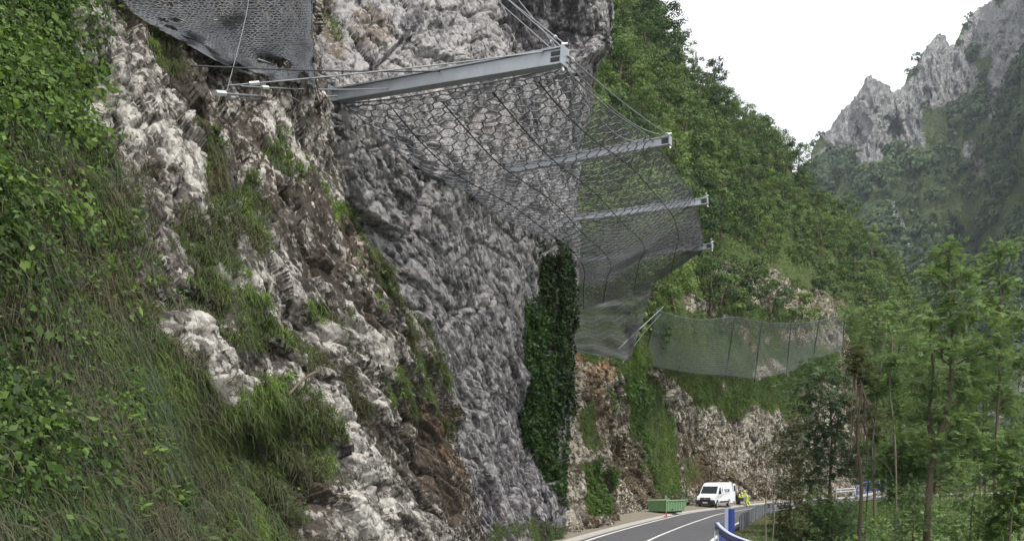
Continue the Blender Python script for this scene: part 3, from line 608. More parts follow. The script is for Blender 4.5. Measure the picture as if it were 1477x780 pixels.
# woods on the mountain: thousands of small crowns, one mass
M_wood = leaf_mat('far_wood_leaves', (.02, .036, .02), (.044, .072, .034), (.10, .145, .058), .15, .7)
def wood(name, surf, prob, n, r0, r1, per, seed, mat, tb=.4, **kw):
    rg = np.random.default_rng(seed); p, nn, i, j = surf.sample(prob, n, rg)
    R_ = rg.uniform(r0, r1, n) * (p[:, 1] / 600) ** .5
    d = rnd_unit(n * per, rg); d[:, 2] = np.abs(d[:, 2]) * 1.0 - .25
    c_ = np.repeat(p, per, 0); rr = np.repeat(R_, per)[:, None]
    pos = c_ + d * rr * rg.uniform(.65, 1.05, (n * per, 1)) * np.array([[1, 1, 1.0]]) + np.array([[0, 0, 1.]]) * rr * .75
    s = unit(np.cross(d, rnd_unit(n * per, rg))); t2 = unit(np.cross(s, d) + d * .35)
    L = rr[:, 0] * rg.uniform(.30, .55, n * per)
    tt = np.clip(np.repeat(tb + .4 * fbm(p * .012, 3, seed) + rg.normal(0, .16, n), per) + rg.normal(0, .1, n * per), 0, 1)
    V, f = leaf_quads(pos - t2 * L[:, None] * .5, t2, s, L, L * .42, .3)
    return mk(name, V, f, mat, attrs={'tint': np.repeat(tt, 4)}, **kw)
vism = (mp_px > 1150) & (mp_px < 1520) & (np.arange(nv)[:, None] > 36)
treeprob = np.clip(1 - 1.5 * crag - .85 * meadow, .0, 1) * vism * (.05 + sstep(-.12, .12, fbm(q * .022, 4, 591)))
wood('mountain_wood', mo, treeprob * dd ** 1.0, 3300, 3.2, 6.8, 56, 601, M_wood, .42, kind='stuff')

# ---------------------------------------------------------------- the air of the valley
hz = MB().box((250, 760, 250), (2300, 2200, 700)); hm = bpy.data.materials.new('air'); hm.use_nodes = True; ht = hm.node_tree; ht.nodes.clear()
ho = ht.nodes.new('ShaderNodeOutputMaterial'); pv = ht.nodes.new('ShaderNodeVolumePrincipled'); pv.inputs['Color'].default_value = (.82, .9, 1, 1); pv.inputs['Density'].default_value = .00009; pv.inputs['Anisotropy'].default_value = .2
ht.links.new(pv.outputs[0], ho.inputs['Volume'])
hz.build('haze', hm, kind='stuff')

# ---------------------------------------------------------------- trees
M_bark = plain('bark', (.11, .085, .06), .9, 0, .45, 9, .8)
M_bark_grey = plain('grey_bark', (.17, .15, .12), .9, 0, .35, 9, .6)
M_hleaf = leaf_mat('hillside_leaves', (.026, .052, .020), (.068, .118, .034), (.155, .215, .062), .33, .6, 1.0, True)
M_hpale = leaf_mat('hillside_pale_leaves', (.06, .10, .028), (.105, .16, .042), (.17, .23, .07), .3, .6, .5, True)
M_ash = leaf_mat('ash_leaves', (.045, .085, .032), (.11, .175, .06), (.21, .29, .115), .45, .5)
M_dark = leaf_mat('dark_tree_leaves', (.03, .058, .03), (.06, .105, .05), (.11, .165, .08), .35, .5)
M_fresh = leaf_mat('fresh_shrub_leaves', (.045, .09, .022), (.085, .15, .034), (.14, .21, .06), .35, .5)
M_olive = leaf_mat('olive_shrub_leaves', (.045, .05, .022), (.075, .085, .034), (.11, .11, .05), .3, .6)

def hill_tree_mesh(seed, H, cr, n_l, tall=1.0, leaf=.34, per=46):
    rg = np.random.default_rng(seed); mb = MB(); tips = []
    tr = np.array([(0, 0, -.8)] + [(rg.normal(0, .05) * H * i / 5, rg.normal(0, .05) * H * i / 5, H * .86 * i / 5) for i in range(1, 6)], float)
    mb.tube(tr, np.linspace(.030 * H, .006 * H, 6), 6)
    for l in range(n_l):
        f = .18 + .78 * (l + rg.random()) / n_l; i = min(int(f * 5), 4); o = tr[i] + (tr[i + 1] - tr[i]) * (f * 5 - i); az = l * 2.4 + rg.normal(0, .3)
        R_ = cr * math.sin(PI * (.2 + .72 * f)) ** .8 * rg.uniform(.75, 1.15); up = .15 + .75 * f
        e = o + np.array([math.cos(az) * R_, math.sin(az) * R_, R_ * up * .6 * tall]); m_ = (o + e) / 2 + np.array([0, 0, -.05 * R_])
        mb.tube(np.array([o, m_, e]), [.012 * H * (1.2 - f), .008 * H, .003 * H], 4, False)
        for t in range(3): tips.append((o + (e - o) * rg.uniform(.5, 1.08) + rg.normal(0, .16 * cr, 3), rg.uniform(.22, .40) * cr))
    tips.append((tr[-1] + np.array([0, 0, .04 * H]), .3 * cr))
    P, N, T = [], [], []
    for c_, r_ in tips:
        k_ = int(per * (r_ / (.3 * cr)) ** 2) + 8; d = rnd_unit(k_, rg); d[:, 2] = d[:, 2] * .8 + .1
        P.append(c_ + d * r_ * rg.uniform(.45, 1.05, (k_, 1)) * np.array([1, 1, .8])); N.append(unit(d + np.array([0, 0, .5]))); T.append(np.full(k_, rg.normal(.5, .13)) + rg.normal(0, .12, k_))
    P, N, T = np.concatenate(P), np.concatenate(N), np.clip(np.concatenate(T), 0, 1)
    d = unit(np.cross(N, rnd_unit(len(P), rg)) + np.array([[0, 0, -.3]])); s = unit(np.cross(d, N + rnd_unit(len(P), rg) * .5)); L = rg.uniform(.6, 1.3, len(P)) * leaf
    V, f = leaf_quads(P - d * L[:, None] * .5, d, s, L, L * .4)
    return mb, V, f, np.repeat(T, 4)
def tree_proto(seed, H, cr, n_l, mat, tall=1.0, leaf=.34, per=46, name='broadleaf_tree'):
    mb, V, f, T = hill_tree_mesh(seed, H, cr, n_l, tall, leaf, per)
    r = bpy.data.objects.new(name, None); COL.objects.link(r)
    mb.build('trunk', M_bark, r, smooth=True); mk('crown', V, f, mat, r, {'tint': T})
    return r
protos = {
    'dark': [tree_proto(900 + i, H, cr, nl, M_hleaf, t) for i, (H, cr, nl, t) in enumerate([(9, 3.4, 11, 1), (8, 3.6, 10, .8), (10, 3.2, 12, 1.1), (7, 2.8, 9, 1)])],
    'pale': [tree_proto(920 + i, H, cr, nl, M_hpale, t) for i, (H, cr, nl, t) in enumerate([(6.5, 2.6, 9, 1), (5.5, 2.6, 8, .8)])],
    'bush': [tree_proto(940 + i, H, cr, nl, M_hpale if i else M_hleaf, .9, .24, 40, 'hillside_bush') for i, (H, cr, nl) in enumerate([(3, 1.8, 7), (2.6, 1.7, 7)])],
}
LBL = {'dark': ('dark green broadleaf tree packed into the wooded hillside right of the grey cliff', 'tree', 'dark trees of the wooded hillside'),
       'pale': ('light green smaller tree growing among the dark hillside trees', 'tree', 'light green trees of the wooded hillside'),
       'bush': ('low bush on the open hillside around the rock outcrop above the ledge', 'bush', 'bushes on the open hillside'),
       'sky': ('tree on the crest of the wooded hillside, its crown against the white sky', 'tree', 'trees along the hillside crest')}
used_ = {}
def plant(kind, pt, s, rz, lab=None):
    ps = protos[kind]; key = rng.integers(len(ps)); src = ps[key]
    o = copy_tree(src) if used_.get((kind, key)) else src
    used_[(kind, key)] = 1
    o.location = tuple(pt); o.scale = (s * rng.uniform(.9, 1.15), s * rng.uniform(.9, 1.15), s); o.rotation_euler = (rng.normal(0, .05), rng.normal(0, .05), rz)
    l, c_, g = LBL[lab or kind]; o['label'] = l; o['category'] = c_; o['group'] = g
    return o
# spread the trees so that no two stand closer than their crowns allow
fr = (row > .85) & (row < 4.6) & (k.px > 815) & (k.px < 1345) & (np.arange(k.nu)[None, :] < .97 * k.nu)
opn = strokes(k.px, k.py, [([(1000, 420), (1090, 415), (1160, 430), (1215, 455)], 38, 1), ([(1060, 385), (1130, 400)], 24, 1), ([(900, 480), (1000, 480)], 26, 1)])
fr = fr | ((row > 4) & (row < 8.6) & (k.px > 1255) & (k.px < 1420))
pts, n_, ii, jj = k.sample(fr * np.clip(1 - 1.3 * opn, 0, 1) * (1 + 3.0 * sstep(.25, 0, np.abs(row - 1.05))), 9000, rng)
keep = []
for a in range(len(pts)):
    mn = 3.3 + .007 * pts[a, 1]
    if all((pts[a, 0] - pts[b_, 0]) ** 2 + (pts[a, 1] - pts[b_, 1]) ** 2 + (pts[a, 2] - pts[b_, 2]) ** 2 > mn * mn for b_ in keep): keep.append(a)
    if len(keep) > 285: break
for a in keep:
    r_ = row[ii[a], jj[a]]; pxa, pya = k.px[ii[a], jj[a]], k.py[ii[a], jj[a]]
    if r_ < 1.25: plant('dark', pts[a], rng.uniform(.55, .95), rng.uniform(0, 6.3), 'sky')
    else:
        pale = rng.random() < .3 + .4 * (pxa > 1060) * (pya > 270)
        plant('pale' if pale else 'dark', pts[a], rng.uniform(.65, 1.1), rng.uniform(0, 6.3))
pts2, n2_, i2, j2 = k.sample(((row > 3.0) & (row < 5.6) & (k.px > 830) & (k.px < 1215)) * opn, 34, rng)
for a in range(len(pts2)): plant('bush', pts2[a], rng.uniform(.4, .9), rng.uniform(0, 6.3))
# undergrowth between the trunks
pr = fr * np.clip(1 - .9 * opn, 0, 1)
p, n, i, j = k.sample(pr, 46000, rng)
lift = rng.random(len(p))[:, None] ** 1.5 * 2.2; L = rng.uniform(.25, .55, len(p))
leaf_obj('undergrowth', p + np.array([[0, 0, 1.]]) * lift * np.clip(.5 + fbm(p * .25, 3, 44), 0, 1.2)[:, None], n, L, L * .38, np.clip(.45 + .5 * fbm(p * .12, 3, 45) + rng.normal(0, .12, len(p)), 0, 1), rng, M_hleaf, kind='stuff')
# brambles and bushy growth on the cutting
gjx, gjy = fbm(k.P * .35, 4, 49) * 34, fbm(k.P * .35, 4, 50) * 34
gb = np.maximum(strokes(k.px + gjx, k.py + gjy, [([(905, 540), (930, 590)], 14, 1), ([(925, 600), (945, 670)], 13, 1), ([(836, 684), (846, 742)], 9, 1), ([(1010, 560), (1090, 575)], 12, .7), ([(1160, 520), (1200, 540)], 20, 1), ([(960, 700), (985, 725)], 8, .4), ([(870, 560), (890, 570)], 6, .5)]), 0) * (k.px > 825)
p, n, i, j = k.sample(gb * (.1 + sstep(-.15, .2, fbm(k.P * .6, 3, 48))), 14000, rng)
L = rng.uniform(.12, .3, len(p)); leaf_obj('cutting_scrub', p + n * rng.random((len(p), 1)) * .7 * np.clip(.4 + fbm(p * .5, 3, 46), .1, 1)[:, None], n, L, L * .36, np.clip(.4 + .5 * fbm(p * .3, 3, 47) + rng.normal(0, .15, len(p)), 0, 1), rng, M_fresh, hang=.9, kind='stuff')

# ---- the young trees between the road and the river
def sprays(rg, cen, rad, n_sp, n_leaf, leaf, mat_t, droop=.25):
    """Compound leaves along short twigs inside an ellipsoid; returns leaf quads, tints and the twig ends."""
    d = rnd_unit(n_sp, rg); tip = cen + d * rad * np.array([1.75, 1.75, 1.7]) * rg.uniform(.15, 1.0, (n_sp, 1)) ** .7
    out = unit((tip - cen) * np.array([1, 1, .6]) + rg.normal(0, .5, (n_sp, 3)) * rad.mean() + np.array([0, 0, .12]) * rad.mean())
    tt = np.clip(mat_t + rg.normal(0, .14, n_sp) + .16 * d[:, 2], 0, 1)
    tw = leaf * 3.2
    o = np.repeat(tip, n_leaf, 0); ou = np.repeat(out, n_leaf, 0); t_ = np.repeat(tt, n_leaf); m = len(o)
    pos = o - ou * rg.uniform(0, 1, (m, 1)) * tw + rg.normal(0, .12 * leaf, (m, 3))
    ld = unit(ou * .7 + rg.normal(0, .8, (m, 3)) * np.array([1, 1, .6]) + np.array([0, 0, -droop])); ls = unit(np.cross(ld, np.array([0, 0, 1.]) + rg.normal(0, .3, (m, 3))))
    P, D, S, LL, TT = [], [], [], [], []
    for f_, sd in ((.35, 1), (.35, -1), (.62, 1), (.62, -1), (.85, 1), (.85, -1), (1, 0)):
        P.append(pos + ld * leaf * f_); D.append(unit(ld * (.55 if sd else 1) + ls * sd * .85 + np.array([0, 0, -.18]))); S.append(unit(np.cross(D[-1], np.cross(ls, ld))))
        LL.append(leaf * rg.uniform(.38, .52, m)); TT.append(t_ + rg.normal(0, .07, m))
    P, D, S, LL, TT = map(np.concatenate, (P, D, S, LL, TT))
    V, f = leaf_quads(P, D, S, LL, LL * .25)
    return V, f, np.repeat(np.clip(TT, 0, 1), 4), tip
def young_tree(seed, d, trunks, crowns, mat, label, cat='tree', name='young_tree', leaf=.36, dens=2.4, tint=.5, r0=.1, bark=None, bare=(), group=None, n_leaf=7, zr=1.0):
    rg = np.random.default_rng(seed)
    bx_, by_ = trunks[0][0]; b0 = W(bx_, by_, d); root = empty(name, tuple(b0), label=label, category=cat, group=group)
    tb = MB(); allp = []
    for ti, t in enumerate(trunks):
        q = np.array([W(x, y, d) for x, y in t]); q[:, 1] += rg.normal(0, .15, len(q)).cumsum() * (np.arange(len(q)) > 0) + (ti * .4); q = cr1(q, len(q) * 3)
        q = np.concatenate([q[:1] - np.array([[0, 0, 2.2]]), q])
        rr = np.linspace(r0 if ti == 0 else r0 * .7, r0 * .22, len(q)); tb.tube(q - b0, rr * rg.uniform(.9, 1.1, len(q)), 7); allp.append(q)
    for t in bare:
        q = np.array([W(x, y, d) for x, y in t]); q[1:, 1] += rg.normal(0, .4); tb.tube(cr1(q, len(q) * 3) - b0, np.linspace(r0 * .38, r0 * .12, len(q) * 3), 5)
    tp = np.concatenate(allp); Vs, Fs, Ts, off = [], [], [], 0
    for (px, py, rx, ry) in crowns:
        c_ = W(px, py, d) + np.array([0, rg.normal(0, .5) * rx / F * d, 0]); rad = np.array([rx, rx * zr, ry]) / F * d
        ns = int(40 * dens * (rx * ry / 900) * (d / 46) ** 1.2) + 5
        V, f, T, tip = sprays(rg, c_, rad, ns, n_leaf, leaf, tint + rg.normal(0, .07))
        Vs.append(V - b0); Fs.append(f + off); Ts.append(T); off += len(V)
        a = tp[np.argmin(((tp - c_ + np.array([0, 0, rad[2] * 1.2])) ** 2).sum(1))]
        tb.tube(np.array([a, (a + c_) / 2 + rg.normal(0, .08, 3) * rad, c_]) - b0, [r0 * .3, r0 * .22, r0 * .12], 5, False)
        for t_ in tip[::3]: tb.tube(np.array([c_ + (a - c_) * rg.random() * .3, (c_ + t_) / 2 + rg.normal(0, .05, 3) * rad, t_]) - b0, [r0 * .13, r0 * .09, .006], 3, False)
    tb.build('trunk', bark or M_bark, root, smooth=True)
    if Vs: mk('crown', np.concatenate(Vs), np.concatenate(Fs), mat, root, {'tint': np.concatenate(Ts)})
    return root
young_tree(1, 46, [[(1336, 800), (1341, 730), (1350, 655), (1364, 600), (1374, 545), (1377, 480), (1371, 420), (1373, 362)], [(1352, 650), (1348, 600), (1356, 540), (1352, 480)]],
    [(1366, 362, 26, 16), (1392, 395, 24, 14), (1348, 400, 24, 13), (1372, 432, 34, 14), (1398, 462, 38, 15), (1343, 462, 36, 13), (1372, 492, 34, 14), (1412, 510, 32, 14), (1335, 508, 36, 14), (1384, 540, 34, 15), (1345, 556, 36, 16),
     (1400, 570, 30, 14), (1338, 600, 36, 18), (1372, 612, 26, 20), (1402, 632, 26, 13), (1345, 640, 26, 16), (1380, 668, 28, 14)], M_ash,
    'tall young ash with thick brown trunk leaning over the valley, nearest the lower right', r0=.2, tint=.62, dens=1.05, bare=[[(1377, 555), (1390, 570), (1405, 586)], [(1378, 640), (1390, 656), (1396, 668)], [(1366, 470), (1385, 452), (1396, 430)]])
young_tree(2, 56, [[(1432, 800), (1436, 650), (1441, 520), (1437, 420), (1440, 372)]], [(1438, 364, 24, 15), (1424, 392, 20, 12), (1448, 410, 22, 12), (1430, 436, 28, 13), (1456, 462, 26, 13), (1436, 492, 32, 14), (1464, 520, 30, 15), (1430, 545, 30, 15), (1460, 575, 32, 16)], M_ash,
    'slim ash standing behind the leaning ash, its crown topping out against the mountain wood', r0=.13, tint=.62, dens=1.3)
young_tree(3, 54, [[(1188, 800), (1194, 740), (1197, 690), (1199, 620), (1192, 545)], [(1203, 800), (1206, 735), (1203, 690), (1210, 640), (1216, 590)]],
    [(1190, 542, 34, 22), (1166, 572, 30, 20), (1212, 578, 34, 20), (1180, 610, 40, 22), (1216, 622, 34, 20), (1160, 640, 30, 20), (1196, 655, 40, 20), (1222, 672, 26, 18), (1166, 690, 28, 18), (1184, 742, 36, 18), (1205, 768, 40, 16), (1160, 772, 28, 16)], M_dark,
    'dense dark green tree with two thin brown stems in front of the far rock face', r0=.13, dens=1.15, tint=.55)
young_tree(4, 50, [[(1236, 805), (1240, 740), (1243, 690), (1238, 620), (1243, 560), (1236, 505)]], [(1238, 505, 13, 10), (1228, 530, 10, 9), (1250, 545, 10, 8)], M_olive,
    'bare crooked trunk hung with dry vines beside the blue bridge railing', r0=.13, tint=.5,
    bare=[[(1239, 545), (1246, 590), (1256, 625), (1266, 632)], [(1238, 560), (1230, 610), (1226, 650), (1218, 690)], [(1242, 555), (1234, 620), (1232, 690)], [(1240, 540), (1250, 570), (1249, 640), (1246, 690)], [(1236, 520), (1226, 570), (1233, 640)], [(1241, 720), (1226, 738), (1212, 752)], [(1243, 600), (1252, 640), (1248, 690)], [(1233, 535), (1222, 600), (1222, 660)]])
young_tree(5, 52, [[(1291, 805), (1289, 700), (1286, 620), (1280, 560), (1286, 500), (1284, 470)], [(1262, 640), (1268, 580), (1274, 520), (1280, 478)]], [(1280, 520, 18, 8), (1262, 560, 16, 8), (1296, 545, 18, 8), (1300, 590, 20, 9)], M_ash,
    'thin pale sapling almost bare of leaves between the vine-hung trunk and the leaning ash', r0=.075, bark=M_bark_grey, bare=[[(1286, 620), (1300, 600), (1318, 570)], [(1284, 560), (1290, 520), (1292, 490)], [(1287, 640), (1270, 622), (1258, 600)], [(1289, 690), (1278, 670), (1262, 655)], [(1282, 590), (1262, 585), (1240, 582)]])
young_tree(6, 78, [[(1262, 760), (1264, 640), (1268, 540), (1270, 450)], [(1306, 760), (1304, 640), (1300, 540), (1306, 470)]], [(1248, 448, 26, 15), (1284, 452, 28, 15), (1262, 482, 34, 16), (1304, 490, 30, 17), (1244, 520, 26, 16), (1284, 525, 34, 18), (1322, 530, 26, 18), (1268, 560, 32, 18), (1308, 572, 32, 20), (1284, 606, 34, 20), (1318, 622, 26, 18)], M_ash,
    'light green leafy tree rising behind the pale sapling above the bridge railing', r0=.16, tint=.66, dens=.8)
young_tree(7, 50, [[(1142, 800), (1140, 720), (1144, 660), (1138, 610)], [(1124, 800), (1126, 730), (1132, 660)]], [(1140, 612, 18, 20), (1128, 652, 18, 22), (1150, 668, 18, 22), (1134, 702, 20, 22), (1152, 722, 18, 20), (1126, 745, 16, 20), (1146, 762, 22, 18)], M_olive,
    'brownish olive shrub with upright twigs at the end of the grey barrier', 'shrub', 'tall_shrub', .18, 3.2, .55, .05)
young_tree(8, 40, [[(1452, 810), (1454, 720), (1460, 650)]], [(1462, 640, 20, 18), (1446, 668, 22, 18), (1470, 690, 22, 20), (1448, 715, 26, 20), (1468, 748, 26, 20), (1440, 762, 24, 18)], M_fresh,
    'bright green young tree filling the lower right corner', r0=.07, tint=.62, dens=1.3)
young_tree(9, 43, [[(1398, 815), (1400, 740), (1404, 690)]], [(1402, 688, 26, 18), (1384, 716, 28, 18), (1418, 726, 26, 18), (1396, 750, 34, 18), (1425, 770, 24, 16), (1378, 776, 26, 15)], M_ash,
    'mid green bush between the leaning trunk and the bright corner tree', 'bush', 'leafy_bush', .22, 1.5, .5, .06)
young_tree(10, 45, [[(1312, 815), (1314, 760), (1310, 720)]], [(1312, 712, 24, 14), (1298, 740, 24, 15), (1326, 748, 22, 15), (1306, 772, 30, 14)], M_ash,
    'low dark bush left of the thick brown trunk', 'bush', 'leafy_bush', .2, 1.5, .4, .05)
young_tree(11, 60, [[(1268, 795), (1266, 760)]], [(1264, 752, 24, 12), (1284, 740, 20, 12), (1248, 768, 24, 12), (1280, 772, 26, 12)], M_fresh,
    'yellowish low bush on the pale grass mound below the bridge railing', 'bush', 'leafy_bush', .2, 1.3, .62, .04)
young_tree(12, 84, [[(1470, 760), (1468, 640), (1472, 540)], [(1420, 760), (1424, 680), (1416, 620)]], [(1470, 540, 26, 20), (1452, 580, 26, 20), (1478, 600, 28, 22), (1424, 612, 28, 18), (1450, 634, 34, 20), (1408, 648, 28, 18), (1480, 655, 28, 20), (1432, 674, 32, 18)], M_ash,
    'broad mid green tree farther down the valley at the picture edge', r0=.16, tint=.48, dens=.8)
young_tree(13, 95, [[(1352, 780), (1356, 690), (1350, 640)]], [(1352, 640, 30, 18), (1330, 664, 30, 18), (1376, 660, 30, 18), (1350, 690, 40, 20), (1386, 700, 34, 18), (1320, 700, 30, 18)], M_dark,
    'dark round tree behind the leaning trunk, low in the valley', r0=.16, tint=.5, dens=.9)
young_tree(14, 46, [[(1105, 790), (1104, 735), (1104, 690), (1102, 640)]], [(1102, 645, 8, 7), (1108, 668, 8, 6)], M_olive, 'thin bare sapling standing at the end of the grey barrier', r0=.045, bark=M_bark_grey, leaf=.14, bare=[[(1104, 715), (1112, 690), (1116, 665)]])
young_tree(15, 48, [[(1112, 795), (1114, 740), (1111, 700), (1118, 650), (1121, 620)]], [(1120, 628, 9, 8), (1116, 660, 8, 8), (1122, 690, 8, 10)], M_olive, 'slender crooked sapling between the bare sapling and the olive shrub', r0=.05, bark=M_bark_grey, leaf=.14)

young_tree(16, 62, [[(1300, 800), (1302, 700), (1298, 640)]], [(1298, 640, 26, 20), (1318, 668, 26, 20), (1280, 672, 24, 20), (1306, 700, 30, 20)], M_ash, 'rounded light green sapling under the bridge railing, between pale sapling and leaning ash', r0=.07, tint=.6)
young_tree(17, 60, [[(1412, 800), (1416, 700), (1420, 600), (1414, 530)]], [(1414, 530, 24, 20), (1432, 560, 26, 20), (1400, 580, 26, 20), (1424, 610, 30, 20), (1398, 640, 28, 20), (1436, 650, 28, 20)], M_ash, 'feathery mid green ash between the leaning ash and the slim ash', r0=.1, tint=.5, dens=1.3)
young_tree(18, 64, [[(1246, 800), (1250, 700), (1256, 640), (1250, 590)]], [(1252, 592, 18, 16), (1264, 622, 18, 16), (1240, 650, 16, 14)], M_olive, 'small sparse tree right of the bare vine-hung trunk', r0=.06, tint=.6, dens=1.2)
young_tree(19, 52, [[(1178, 800), (1180, 750), (1182, 715)]], [(1182, 714, 18, 14), (1164, 728, 18, 14), (1198, 730, 18, 14), (1178, 748, 24, 14)], M_ash, 'round leafy bush at the foot of the dense dark tree, hiding the road edge', 'bush', 'leafy_bush', .2, 1.9, .5, .04)
young_tree(20, 56, [[(1224, 800), (1222, 760), (1220, 728)]], [(1220, 728, 16, 12), (1234, 742, 16, 12), (1210, 750, 18, 12), (1226, 764, 22, 12)], M_fresh, 'light green bush beside the foot of the bare vine-hung trunk', 'bush', 'leafy_bush', .2, 1.7, .55, .04)
# thicket on the slope between the road and the river
n = 330000
tx, ty = rng.uniform(13, 115, n), rng.uniform(38, 165, n); s_ = road_signed(tx, ty); den = fbm(np.stack([tx * .22, ty * .22, 0 * tx], -1), 4, 81)
ok = (s_ > 7.5 + 3 * den + 2.5 * sstep(50, 56, ty) * (1 - sstep(80, 90, ty)) + 5 * np.exp(-((tx - 38) ** 2 + (ty - 98) ** 2) / 60)) & (s_ < 85) & (den + rng.normal(0, .08, n) > -.22); tx, ty, den = tx[ok], ty[ok], den[ok]
hh = np.clip(.6 + 5 * (den + .2), .3, 3.2) * (1 + 1.3 * sstep(10, 18, road_signed(tx, ty))) * rng.random(len(tx)) ** .6
p = np.stack([tx, ty, ground_z(tx, ty) + hh], -1); n_ = unit(np.stack([0 * tx, -.4 + 0 * tx, .8 + 0 * tx], -1)); L = rng.uniform(.16, .34, len(p))
leaf_obj('valley_thicket', p, n_, L, L * .3, np.clip(.48 + .6 * fbm(p * .25, 3, 83) + .14 * hh + rng.normal(0, .15, len(p)), 0, 1), rng, M_ash, hang=.3, kind='stuff')
# grass beside the road and on the mound
n = 60000
gx_, gy_ = rng.uniform(5, 34, n), rng.uniform(33, 112, n); s_ = road_signed(gx_, gy_); ok = (s_ > 3.9) & (s_ < 16) & (((gx_ - 19.5) ** 2 + (gy_ - 67) ** 2 > 8) | (rng.random(n) < .25)); gx_, gy_ = gx_[ok], gy_[ok]
gx2, gy2 = rng.uniform(28, 48, 16000), rng.uniform(84, 118, 16000); s_ = road_signed(gx2, gy2); ok = (s_ > 4) & (s_ < 14); gx_, gy_ = np.concatenate([gx_, gx2[ok]]), np.concatenate([gy_, gy2[ok]])
p = np.stack([gx_, gy_, ground_z(gx_, gy_) - .03], -1); n_ = np.tile(np.array([[0, 0, 1.]]), (len(p), 1))
grass_obj('verge_grass', p, n_, rng.uniform(.12, .36, len(p)), .010 + .018 * rng.random(len(p)), np.clip(.75 + .5 * fbm(p * .3, 3, 63) + rng.normal(0, .14, len(p)), 0, 1), rng, M_fresh, .35, 1.0, kind='stuff')

# ---------------------------------------------------------------- rockfall structure: cantilever beams, nets, ropes
M_galv = plain('galvanised_steel', (.34, .36, .385), .5, .5, .32, 2.2, .3)
M_galv_d = plain('dark_galvanised_steel', (.19, .2, .215), .55, .5, .2, 3)
M_rope = plain('wire_rope', (.22, .23, .24), .5, .5, .2, 8)
M_rope_d = plain('dark_wire_rope', (.035, .037, .04), .6, .3, .2, 8)
M_clamp = plain('bright_zinc', (.62, .63, .64), .4, .5, .1, 8)
M_net = plain('net_wire', (.12, .125, .135), .55, .4, .2, 5)
M_net_m = plain('grey_net_wire', (.19, .195, .21), .5, .3, .2, 5)
M_net_l = plain('light_net_wire', (.33, .34, .36), .5, .4, .2, 5)
M_netg = plain('green_grey_net_wire', (.12, .14, .13), .6, .3, .2, 4)

def beam(base, tip, h0, h1, w, label, holes=True):
    base, tip = np.array(base), np.array(tip); v = tip - base; L = float(np.linalg.norm(v)); x = v / L
    y = np.cross([0, 0, 1.], x); y /= np.linalg.norm(y); z = np.cross(x, y); M = np.stack([x, y, z], 1)
    root = bpy.data.objects.new('cantilever_beam', None); put(root, label=label, category='steel beam', group='cantilever beams carrying the rockfall net')
    root.matrix_world = Matrix(((M[0, 0], M[0, 1], M[0, 2], base[0]), (M[1, 0], M[1, 1], M[1, 2], base[1]), (M[2, 0], M[2, 1], M[2, 2], base[2]), (0, 0, 0, 1)))
    g = MB(); t = .02
    for s in (1, -1):
        V = []
        for xx, hh in ((-.8, h0), (L, h1)): V += [(xx, -w / 2, s * hh / 2 - t), (xx, w / 2, s * hh / 2 - t), (xx, w / 2, s * hh / 2 + t), (xx, -w / 2, s * hh / 2 + t)]
        MB.add(g, V, [(0, 1, 2, 3), (7, 6, 5, 4), (0, 4, 5, 1), (1, 5, 6, 2), (2, 6, 7, 3), (3, 7, 4, 0)])
    g.build('flange', M_galv, root)
    wb = MB(); V = []
    for xx, hh in ((-.8, h0 - .05), (L - .01, h1 - .05)): V += [(xx, -w * .36, -hh / 2), (xx, w * .36, -hh / 2), (xx, w * .36, hh / 2), (xx, -w * .36, hh / 2)]
    wb.add(V, [(0, 1, 2, 3), (7, 6, 5, 4), (0, 4, 5, 1), (1, 5, 6, 2), (2, 6, 7, 3), (3, 7, 4, 0)]); wb.build('web', M_galv, root)
    MB().box((L + .02, 0, 0), (.05, w * 1.2, h1 * 1.18)).build('end_plate', M_galv, root, .008)
    for s in (-1, 1):
        MB().box((L - .16, s * (w * .36 + .012), .16 * h1), (.26, .03, .09)).build('lug_hole', M_rope_d, root)
        MB().box((L - .16, s * (w * .36 + .012), -.22 * h1), (.26, .03, .09)).build('lug_hole', M_rope_d, root)
    for xx in np.linspace(.5, L - .9, max(4, int(L / .9))): 
        MB().box((xx, 0, h0 / 2 + (h1 - h0) / 2 * xx / L + .06), (.08, .03, .09)).build('rope_lug', M_galv_d, root)
    cl = MB(); cl.tube([(L - .05, 0, h1 * .5), (L - .02, 0, h1 * .5 + .14)], .035, 6); cl.tube([(L - .06, -.05, h1 * .5 + .1), (L + .05, .05, h1 * .5 + .13)], .03, 6); cl.build('shackle', M_clamp, root)
    cl = MB(); cl.tube([(L - .02, 0, -h1 * .6), (L + .03, 0, -h1 * .6 - .12)], .03, 6); cl.build('shackle', M_clamp, root)
    MB().box((-.1, 0, 0), (.06, w * 1.7, h0 * 1.7)).build('base_plate', M_galv_d, root, .01)
    return root
BB = [(W(484, 139, 26.0), W(813, 82, 22.0)), (W(722, 247, 38.2), W(966, 203, 34.6)), (W(786, 321, 46.5), W(1020, 290, 44)), (W(845, 374, 56), W(1027, 355, 52.5))]
beam(*BB[0], .32, .38, .30, 'longest heavy steel beam, highest and nearest of the four, leaving the grey cliff')
beam(*BB[1], .26, .30, .24, 'second steel beam below the top one, seen through the hanging net')
beam(*BB[2], .26, .29, .24, 'third steel beam under the middle one, its tip in front of green trees')
beam(*BB[3], .26, .28, .24, 'lowest steel beam with only its short tip past the net edge')

